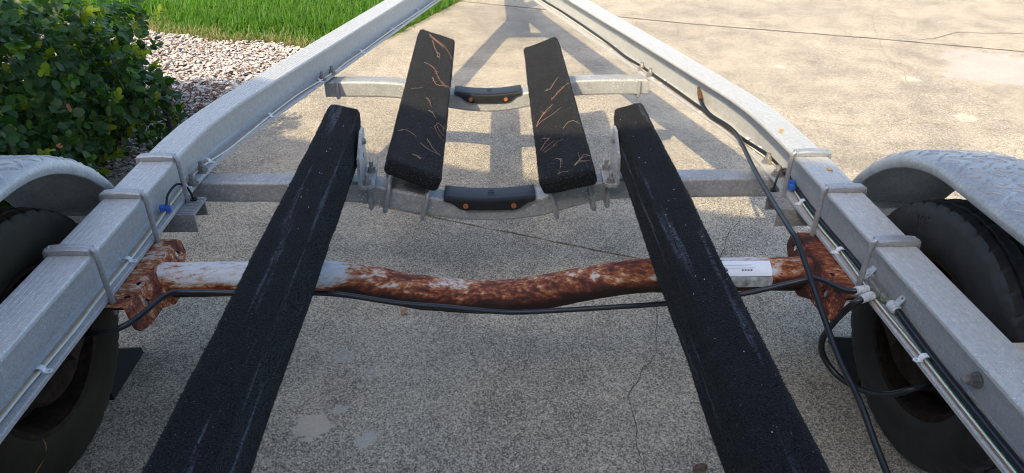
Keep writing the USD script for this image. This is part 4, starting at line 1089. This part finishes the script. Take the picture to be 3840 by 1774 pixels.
h1_ = smooth_path([(0.700, -0.225, -0.0855), (0.678, -0.229, -0.0865), (0.667, -0.221, -0.0925), (0.650, -0.196, -0.0965), (0.640, -0.170, -0.103), (0.628, -0.158, -0.1075), (0.604, -0.152, -0.118), (0.583, -0.149, -0.126), (0.50, -0.147, -0.150), (0.37, -0.146, -0.170), (0.21, -0.146, -0.181), (0.066, -0.141, -0.192), (0.004, -0.140, -0.190), (-0.09, -0.142, -0.176), (-0.183, -0.146, -0.162), (-0.30, -0.150, -0.1355), (-0.40, -0.147, -0.133), (-0.50, -0.145, -0.1325), (-0.575, -0.144, -0.130), (-0.602, -0.147, -0.127), (-0.614, -0.158, -0.1235), (-0.624, -0.180, -0.121), (-0.631, -0.210, -0.119), (-0.640, -0.238, -0.119), (-0.650, -0.254, -0.120), (-0.665, -0.262, -0.124), (-0.693, -0.264, -0.130), (-0.723, -0.259, -0.137), (-0.78, -0.245, -0.165), (-0.85, -0.225, -0.21)], 0.01)
obj("axle_brake_hose", tube(h1_, 0.0054, 12), RUBBER_HOSE, tr, smooth=True)
h2_ = smooth_path([(0.700, -0.2455, -0.0855), (0.676, -0.253, -0.0895), (0.664, -0.252, -0.101), (0.655, -0.238, -0.138), (0.652, -0.220, -0.185), (0.655, -0.206, -0.225), (0.668, -0.205, -0.265), (0.690, -0.235, -0.290), (0.715, -0.285, -0.283), (0.742, -0.320, -0.262), (0.775, -0.338, -0.230), (0.84, -0.330, -0.215)], 0.01)
obj("wheel_brake_hose", tube(h2_, 0.0062, 12), RUBBER_HOSE, tr, smooth=True)
for a_, b_ in (((0.700, -0.225, -0.0855), (0.676, -0.2295, -0.0870)), ((0.700, -0.2455, -0.0855), (0.6765, -0.2525, -0.0892))):
    obj("hose_sleeve", cat(cyl(a_, b_, 0.0082, 16)), SLEEVE, tr, smooth=40)

# the loose capped hose that runs down across the beam
h3_ = [(0.637, 0.735, -0.066), (0.635, 0.690, -0.072), (0.643, 0.635, -0.079), (0.668, 0.560, -0.080), (0.676, 0.494, -0.080), (0.668, 0.420, -0.079), (0.651, 0.275, -0.079), (0.634, 0.10, -0.074), (0.622, -0.03, -0.068), (0.620, -0.088, -0.072), (0.620, -0.215, -0.121), (0.620, -0.328, -0.162), (0.620, -0.398, -0.174), (0.620, -0.436, -0.183), (0.620, -0.487, -0.202), (0.620, -0.551, -0.221), (0.62, -0.75, -0.27)]
obj("loose_hose", tube(smooth_path(h3_, 0.01), 0.0056, 12), RUBBER_HOSE, tr, smooth=True)
obj("hose_cap", cat(cyl((0.637, 0.728, -0.066), (0.6385, 0.762, -0.052), 0.0078, 14, 0.0068), cyl((0.6385, 0.762, -0.052), (0.6395, 0.778, -0.046), 0.0045, 10)), simple("brown_cap", (0.09, 0.042, 0.022), 0.6, vary=0.3, scale=80), tr, smooth=35)

# rear step board bolted outside the right rail (its pale end shows at the frame edge)
obj("step_board", cat(rbox((0.7765, -0.70, -0.060), (0.865, -0.452, -0.026), 0.006)), PALE, tr)

# ------------------------------------------------------------------ wheel chocks
for s_ in (-1, 1):
    poly = Polygon([(0.0, 0.0), (0.165, 0.0), (0.16, 0.02), (0.055, 0.10), (0.03, 0.10), (0.0, 0.06)])
    me = plate(poly, 0.10, (s_ * 0.835 + (0.10 if s_ > 0 else 0.0) - (0.0 if s_ > 0 else 0.0), -0.055, G + 0.002), (0, 1, 0), (0, 0, 1)) if False else plate(poly, 0.10, (0.855 if s_ > 0 else -0.955, -0.07, G + 0.002), (0, 1, 0), (0, 0, 1))
    obj("wheel_chock", me, CHOCK, smooth=False, label="black rubber wedge chock at the left wheel" if s_ < 0 else "black rubber wedge chock at the right wheel", cat="wheel chock")

# ------------------------------------------------------------------ the bush
def leaf_mesh(n=7, fold=0.16, droop=0.15):
    """Round cocoplum-like leaf in its own frame: x along, length 1."""
    u = np.linspace(0, 1, n)
    w = 0.40 * np.sin(np.pi * np.clip(u, 0, 1) ** 1.12) ** 0.55
    w[0] = w[-1] = 0.012
    z = -droop * (u - 0.3) ** 2
    mid = np.c_[u, u * 0, z]
    l, r = np.c_[u, w, z + fold * w], np.c_[u, -w, z + fold * w]
    v = np.vstack([mid, l, r]); f = []
    for j in range(n - 1):
        f += [[j, j + 1, n + j + 1], [j, n + j + 1, n + j], [j, 2 * n + j + 1, j + 1], [j, 2 * n + j, 2 * n + j + 1]]
    return v, np.array(f)


br_rng = np.random.default_rng(23)
LF = [leaf_mesh(7, 0.10, 0.10), leaf_mesh(7, 0.25, 0.3), leaf_mesh(7, 0.03, -0.1)]
bush = thing("bush", label="glossy round-leaved green bush growing in the white stones beside the left fender", cat="bush")
stems, tips = [], []
BUSH_C = np.array([-1.86, 1.02])
for k in range(14):
    a = br_rng.uniform(0, 6.283)
    b0 = np.array([BUSH_C[0] + 0.34 * math.cos(a) * br_rng.random(), BUSH_C[1] + 0.34 * math.sin(a) * br_rng.random(), G - 0.02])
    az = br_rng.uniform(0, 6.283); lean = br_rng.uniform(0.05, 0.5)
    top = b0 + np.array([math.cos(az) * lean, math.sin(az) * lean, br_rng.uniform(0.35, 0.62)])
    mid = (b0 + top) / 2 + br_rng.normal(0, 0.05, 3)
    pth = smooth_path([b0, mid, top], 0.05)
    stems.append(tube(pth, np.linspace(0.009, 0.003, len(pth)), 6))
    tips.append(pth)
    for q in pth[3::2]:
        az2 = br_rng.uniform(0, 6.283)
        t2 = q + np.array([math.cos(az2) * 0.22, math.sin(az2) * 0.22, br_rng.uniform(-0.04, 0.14)])
        p2_ = smooth_path([q, (q + t2) / 2 + [0, 0, 0.02], t2], 0.04)
        stems.append(tube(p2_, np.linspace(0.004, 0.0018, len(p2_)), 5))
        tips.append(p2_)
obj("branches", cat(*stems), simple("bush_bark", (0.13, 0.10, 0.075), 0.85, vary=0.4, scale=60), bush, smooth=True, kind="stuff")

# leaves fill an uneven volume; a shell of sprays makes the outline
HX, HY, HZ = 0.64, 0.72, 0.98
def inside(p):
    q = (p - [BUSH_C[0], BUSH_C[1], G + 0.36]) / [HX, HY, 0.42]
    lump = 1 + 0.30 * (meshkit.fbm(p * 3.1, 3, 77) - 0.5) * 2
    return (np.abs(q) ** 3.2).sum(1) ** (1 / 3.2) / lump
n_c = 7600
cen = np.c_[br_rng.uniform(-HX * 1.3, HX * 1.3, n_c * 4) + BUSH_C[0], br_rng.uniform(-HY * 1.3, HY * 1.3, n_c * 4) + BUSH_C[1], br_rng.uniform(G + 0.04, G + 0.84, n_c * 4)]
rr_ = inside(cen)
gap = meshkit.fbm(cen * 6.5, 3, 91)
keep = (rr_ < 1.0) & (rr_ > 0.45) & (gap > 0.455) & (cen[:, 2] < G + 0.77 - 0.27 * (cen[:, 1] - 0.5) + 0.06 * (gap - 0.5))
cen = cen[keep][:n_c]
leaves = []
cl = np.array([BUSH_C[0], BUSH_C[1], G + 0.35])
for c_ in cen:
    out_ = c_ - cl; out_ /= np.linalg.norm(out_) + 1e-9
    kind_ = br_rng.random()
    fresh = kind_ > 0.87
    k = br_rng.integers(3, 6) if not fresh else br_rng.integers(5, 8)
    a0 = br_rng.uniform(0, 6.283)
    axis = out_ * 0.7 + np.array([0, 0, 0.5]) + br_rng.normal(0, 0.35, 3); axis /= np.linalg.norm(axis)
    R0 = trimesh.geometry.align_vectors([0, 0, 1], axis)[:3, :3]
    for j in range(k):
        a = a0 + j * 2.4
        el = br_rng.uniform(0.05, 0.9) if not fresh else br_rng.uniform(0.7, 1.3)
        d = R0 @ np.array([math.cos(a) * math.cos(el), math.sin(a) * math.cos(el), math.sin(el)])
        n_ = R0 @ np.array([-math.cos(a) * math.sin(el), -math.sin(a) * math.sin(el), math.cos(el)])
        n_ = n_ + br_rng.normal(0, 0.25, 3)
        side = np.cross(n_, d); side /= np.linalg.norm(side); n_ = np.cross(d, side)
        L = br_rng.uniform(0.018, 0.040) if not fresh else br_rng.uniform(0.018, 0.036)
        v, f = LF[br_rng.integers(3)]
        wv = c_ + axis * (j * 0.008) + (v * L) @ np.stack([d, side * (1.0 if not fresh else 0.8), n_])
        mt = 2 if fresh else (1 if kind_ > 0.74 else 0)
        leaves.append((wv, f, mt))
leaves = [l for l in leaves if l[0][:, 2].min() > G + 0.01]
# the 300 that show largest become parts, the rest one mass per tone
ctr = np.array([l[0].mean(0) for l in leaves])
dc = ctr - CAM
depth = dc @ fwd
px = np.stack([(dc @ rgt) / depth * FPX, (dc @ upv) / depth * FPX], -1)
vis = (np.abs(px[:, 0]) < 1930) & (np.abs(px[:, 1]) < 900)
# front-most first: nearest to the camera among those in the frame
cell = {}
score = np.where(vis, depth, 99)
front = []
for i in np.argsort(score):
    if not vis[i]: break
    key = tuple((px[i] // 30).astype(int))
    if key in cell: continue
    cell[key] = i; front.append(i)
    if len(front) == 300: break
fs = set(front)
LM = [LEAF_DARK, LEAF_MID, LEAF_NEW]
for n_i, i in enumerate(front):
    v, f, mt = leaves[i]
    obj("leaf", (v, f), LEAF_RED if n_i in (40, 133, 200) else LM[mt], bush, smooth=60)
for mt, nm in ((0, "foliage"), (1, "foliage"), (2, "young_foliage")):
    rest = [(l[0], l[1]) for i, l in enumerate(leaves) if i not in fs and l[2] == mt]
    if rest:
        obj(nm, cat(*rest), LM[mt], bush, smooth=60, kind="stuff")

# black stake at the edge of the bush
stake = cat(tube(np.array([(-1.332, 1.545, G - 0.03), (-1.336, 1.575, G + 0.05), (-1.340, 1.60, G + 0.135), (-1.3405, 1.602, G + 0.142)]), [0.026, 0.025, 0.025, 0.028], 18), tube(np.array([(-1.340, 1.602, G + 0.142), (-1.342, 1.612, G + 0.165)]), [0.029, 0.027], 18))
obj("garden_stake", stake, PIPE, smooth=35, label="black plastic stub pipe standing in the stones at the edge of the bush", cat="pipe")

# ------------------------------------------------------------------ twigs and leaves dropped on the trailer and driveway
def pad_point(P, u, w, lift=0.002):
    """u: 0 near .. 1 far, w: 0 left edge .. 1 right edge of the pad's top as seen."""
    no, ni, fo, fi = map(np.array, P)
    l0, r0, l1, r1 = (no, ni, fo, fi) if no[0] < ni[0] else (ni, no, fi, fo)
    p_ = (l0 * (1 - w) + r0 * w) * (1 - u) + (l1 * (1 - w) + r1 * w) * u
    return p_ + [0, 0, lift]


def twig(P, pts, r, seed, hair=0, fork=None):
    r_ = np.random.default_rng(seed)
    q = np.array([pad_point(P, u, w, 0.0035 + 0.004 * r_.random()) for u, w in pts])
    q = smooth_path(q, 0.004)
    ms = [tube(q, np.linspace(r, r * 0.55, len(q)), 5)]
    for k in range(hair):
        i = r_.integers(1, len(q) - 1)
        d = q[i] - q[i - 1]; d /= np.linalg.norm(d) + 1e-9
        s_ = np.cross(d, [0, 0, 1]) * r_.choice([-1, 1])
        e = q[i] + d * r_.uniform(0.002, 0.006) + s_ * r_.uniform(0.003, 0.007) + [0, 0, r_.uniform(0, 0.004)]
        ms.append(tube(np.array([q[i], (q[i] + e) / 2, e]), [r * 0.6, r * 0.5, r * 0.3], 4))
    for fk in (fork or []):
        qq = smooth_path(np.array([pad_point(P, u, w, 0.004) for u, w in fk]), 0.004)
        ms.append(tube(qq, np.linspace(r * 0.8, r * 0.4, len(qq)), 5))
    return cat(*ms)


TW = [
    (PADL, [(0.945, 0.27), (0.90, 0.50), (0.865, 0.75), (0.80, 0.93), (0.76, 0.97)], 0.0016, 0, [[(0.945, 0.27), (0.915, 0.48), (0.885, 0.75)], [(0.93, 0.30), (0.89, 0.55), (0.86, 0.70)]], TWIG, "bundle of long reddish twigs at the far end of the left front bunk"),
    (PADL, [(0.895, 0.38), (0.84, 0.46), (0.80, 0.54), (0.745, 0.60)], 0.0015, 4, [[(0.80, 0.54), (0.79, 0.62), (0.75, 0.64)]], TWIG_PALE, "forked pale twig just below the reddish bundle on the left front bunk"),
    (PADL, [(0.665, 0.28), (0.66, 0.44), (0.63, 0.58), (0.575, 0.70), (0.535, 0.88)], 0.0015, 26, None, TWIG, "curved bristly brown sprig in the upper half of the left front bunk"),
    (PADL, [(0.575, 0.53), (0.53, 0.64), (0.535, 0.82), (0.545, 0.93), (0.515, 0.99)], 0.0013, 8, None, TWIG_PALE, "pale bent twig reaching the right edge of the left front bunk"),
    (PADL, [(0.425, 0.10), (0.44, 0.22), (0.47, 0.36)], 0.0017, 22, None, LEAF_BROWN, "dark brown bristly sprig near the left edge of the left front bunk"),
    (PADL, [(0.405, 0.47), (0.39, 0.56), (0.36, 0.61)], 0.0014, 2, None, TWIG, "short curved twig at mid length of the left front bunk"),
    (PADL, [(0.335, 0.56), (0.325, 0.66), (0.30, 0.74)], 0.0014, 1, None, TWIG_PALE, "short pale stick above the looped twig on the left front bunk"),
    (PADL, [(0.245, 0.73), (0.27, 0.80), (0.26, 0.90), (0.235, 0.93)], 0.0015, 3, [[(0.25, 0.73), (0.215, 0.82), (0.185, 0.95)], [(0.26, 0.78), (0.235, 0.84), (0.215, 0.95)]], TWIG, "looped orange twig at the right edge of the left front bunk by the shade line"),
    (PADL, [(0.145, 0.06), (0.165, 0.18), (0.16, 0.32), (0.15, 0.42)], 0.0012, 1, None, TWIG_PALE, "thin arched stem at the left edge in the shaded half of the left front bunk"),
    (PADL, [(0.165, 0.62), (0.13, 0.74), (0.105, 0.85), (0.10, 0.92)], 0.0013, 2, [[(0.13, 0.50), (0.115, 0.65), (0.105, 0.85)]], TWIG_PALE, "forked pale twig in the shaded half of the left front bunk"),
    (PADL, [(0.055, 0.40), (0.05, 0.50), (0.045, 0.56)], 0.0013, 10, None, TWIG_PALE, "tiny feathered pale twig near the near end of the left front bunk"),
    (PADR, [(0.54, 0.40), (0.535, 0.52), (0.575, 0.64), (0.605, 0.76)], 0.0014, 0, None, TWIG_PALE, "bent stick uppermost on the right front bunk"),
    (PADR, [(0.455, 0.50), (0.49, 0.66), (0.52, 0.82), (0.545, 0.96)], 0.0016, 16, None, TWIG, "bristly reddish sprig reaching the right edge of the right front bunk"),
    (PADR, [(0.30, 0.08), (0.36, 0.22), (0.40, 0.40), (0.42, 0.52)], 0.0017, 4, [[(0.305, 0.08), (0.335, 0.25), (0.355, 0.45), (0.385, 0.66)], [(0.33, 0.12), (0.375, 0.30), (0.40, 0.46)]], TWIG, "spread of reddish twigs at the left edge of the right front bunk"),
    (PADR, [(0.245, 0.62), (0.275, 0.74), (0.275, 0.86), (0.25, 0.96)], 0.0012, 0, None, TWIG_PALE, "thin arched stem at the right edge of the right front bunk"),
    (PADR, [(0.15, 0.10), (0.19, 0.22), (0.21, 0.30), (0.215, 0.16)], 0.0017, 6, [[(0.15, 0.14), (0.175, 0.28), (0.195, 0.42)], [(0.14, 0.18), (0.16, 0.36), (0.165, 0.44)], [(0.165, 0.36), (0.185, 0.48), (0.185, 0.58)]], TWIG, "tangle of orange twigs at the shade line on the right front bunk"),
    (PADR, [(0.085, 0.36), (0.087, 0.44), (0.06, 0.44), (0.035, 0.42)], 0.0014, 8, None, TWIG_PALE, "hooked pale feathered twig in the shade of the right front bunk"),
    (PADR, [(0.035, 0.68), (0.06, 0.80), (0.075, 0.90), (0.06, 0.99)], 0.0014, 0, [[(0.035, 0.68), (0.065, 0.84), (0.07, 0.99)], [(0.035, 0.68), (0.05, 0.82), (0.045, 0.97)], [(0.04, 0.70), (0.055, 0.78), (0.04, 0.90)], [(0.06, 0.80), (0.10, 0.80)]], TWIG_PALE, "fan of pale needles at the near right corner of the right front bunk"),
    (PADR, [(0.005, 0.35), (0.012, 0.44), (0.006, 0.54)], 0.0012, 0, None, TWIG_PALE, "small arched pale stem at the near end of the right front bunk"),
]
for i, (P, pts, r, hair, fork, mt, lab) in enumerate(TW):
    obj("twig", twig(P, pts, r * 0.36, 300 + i, hair + 2, fork), mt, smooth=True, label=lab, cat="twig", group="dry twigs fallen on the front bunks")

# pale lint and seeds on the carpets
lint = trimesh.creation.icosphere(subdivisions=1)
lv, lf = np.asarray(lint.vertices) * [1, 0.6, 0.5], np.asarray(lint.faces)
lr = np.random.default_rng(88)
pts = []
for k in range(26):
    y = lr.normal(0.0, 0.2) if k < 9 else lr.uniform(-0.7, 0.3)
    x = 0.335 + lr.normal(0, 0.02)
    pts.append((np.clip(x, 0.308, 0.37), y, 0.0525 - 0.18 * max(0, 0.372 - np.clip(x, 0.308, 0.37)) + 0.0008))
for k in range(13):
    pts.append((lr.uniform(-0.375, -0.33), lr.normal(-0.02, 0.16), 0.0485))
obj("lint_specks", scatter([(lv, lf)], np.array(pts), lr.uniform(0.0006, 0.0013, len(pts)), 9), LINT, smooth=60, label="tiny pale lint specks scattered on the rear bunks", cat="lint", kind="stuff")

# crumpled leaf on the driveway, chips on the right rail
def crumpled(c_, L, seed, mat_, label, nm="dead_leaf"):
    r_ = np.random.default_rng(seed)
    n = 9
    g_ = np.linspace(-1, 1, n)
    X, Y = np.meshgrid(g_, g_)
    msk = np.sqrt(np.clip(1 - X**2, 0.02, 1))
    v = np.c_[X.ravel(), (Y * msk * 0.6).ravel(), 0.55 * meshkit.fbm(np.c_[X.ravel() * 1.6, Y.ravel() * 1.6, X.ravel() * 0 + seed], 3, seed)] * L
    i, j = np.meshgrid(np.arange(n - 1), np.arange(n - 1), indexing="ij")
    a = i * n + j
    f = np.vstack([np.stack([a, a + 1, a + n + 1], -1).reshape(-1, 3), np.stack([a, a + n + 1, a + n], -1).reshape(-1, 3)])
    R = trimesh.transformations.rotation_matrix(r_.uniform(0, 6), [0, 0, 1])[:3, :3]
    v = v @ R.T
    v[:, 2] -= v[:, 2].min()
    return obj(nm, (v + c_, f), mat_, smooth=False, label=label, cat="leaf")


crumpled((0.423, -0.300, G + 0.001), 0.019, 3, LEAF_BROWN, "crumpled dark brown leaf on the concrete beside the right rear bunk")
crumpled((-0.232, 0.245, G + 0.001), 0.016, 5, TWIG, "reddish dry sprig on the shaded concrete beside the left rear bunk")
crumpled((0.722, 0.330, 0.0008), 0.0075, 7, LEAF_ORANGE, "orange leaf flake on the right rail just beyond the farthest strap, outer one", "leaf_flake")
crumpled((0.716, 0.318, 0.0008), 0.0065, 8, LEAF_ORANGE, "orange leaf flake on the right rail just beyond the farthest strap, inner one", "leaf_flake")
crumpled((0.748, 0.105, 0.0008), 0.0085, 9, LEAF_ORANGE, "orange leaf flake on the right rail between the two farther straps", "leaf_flake")
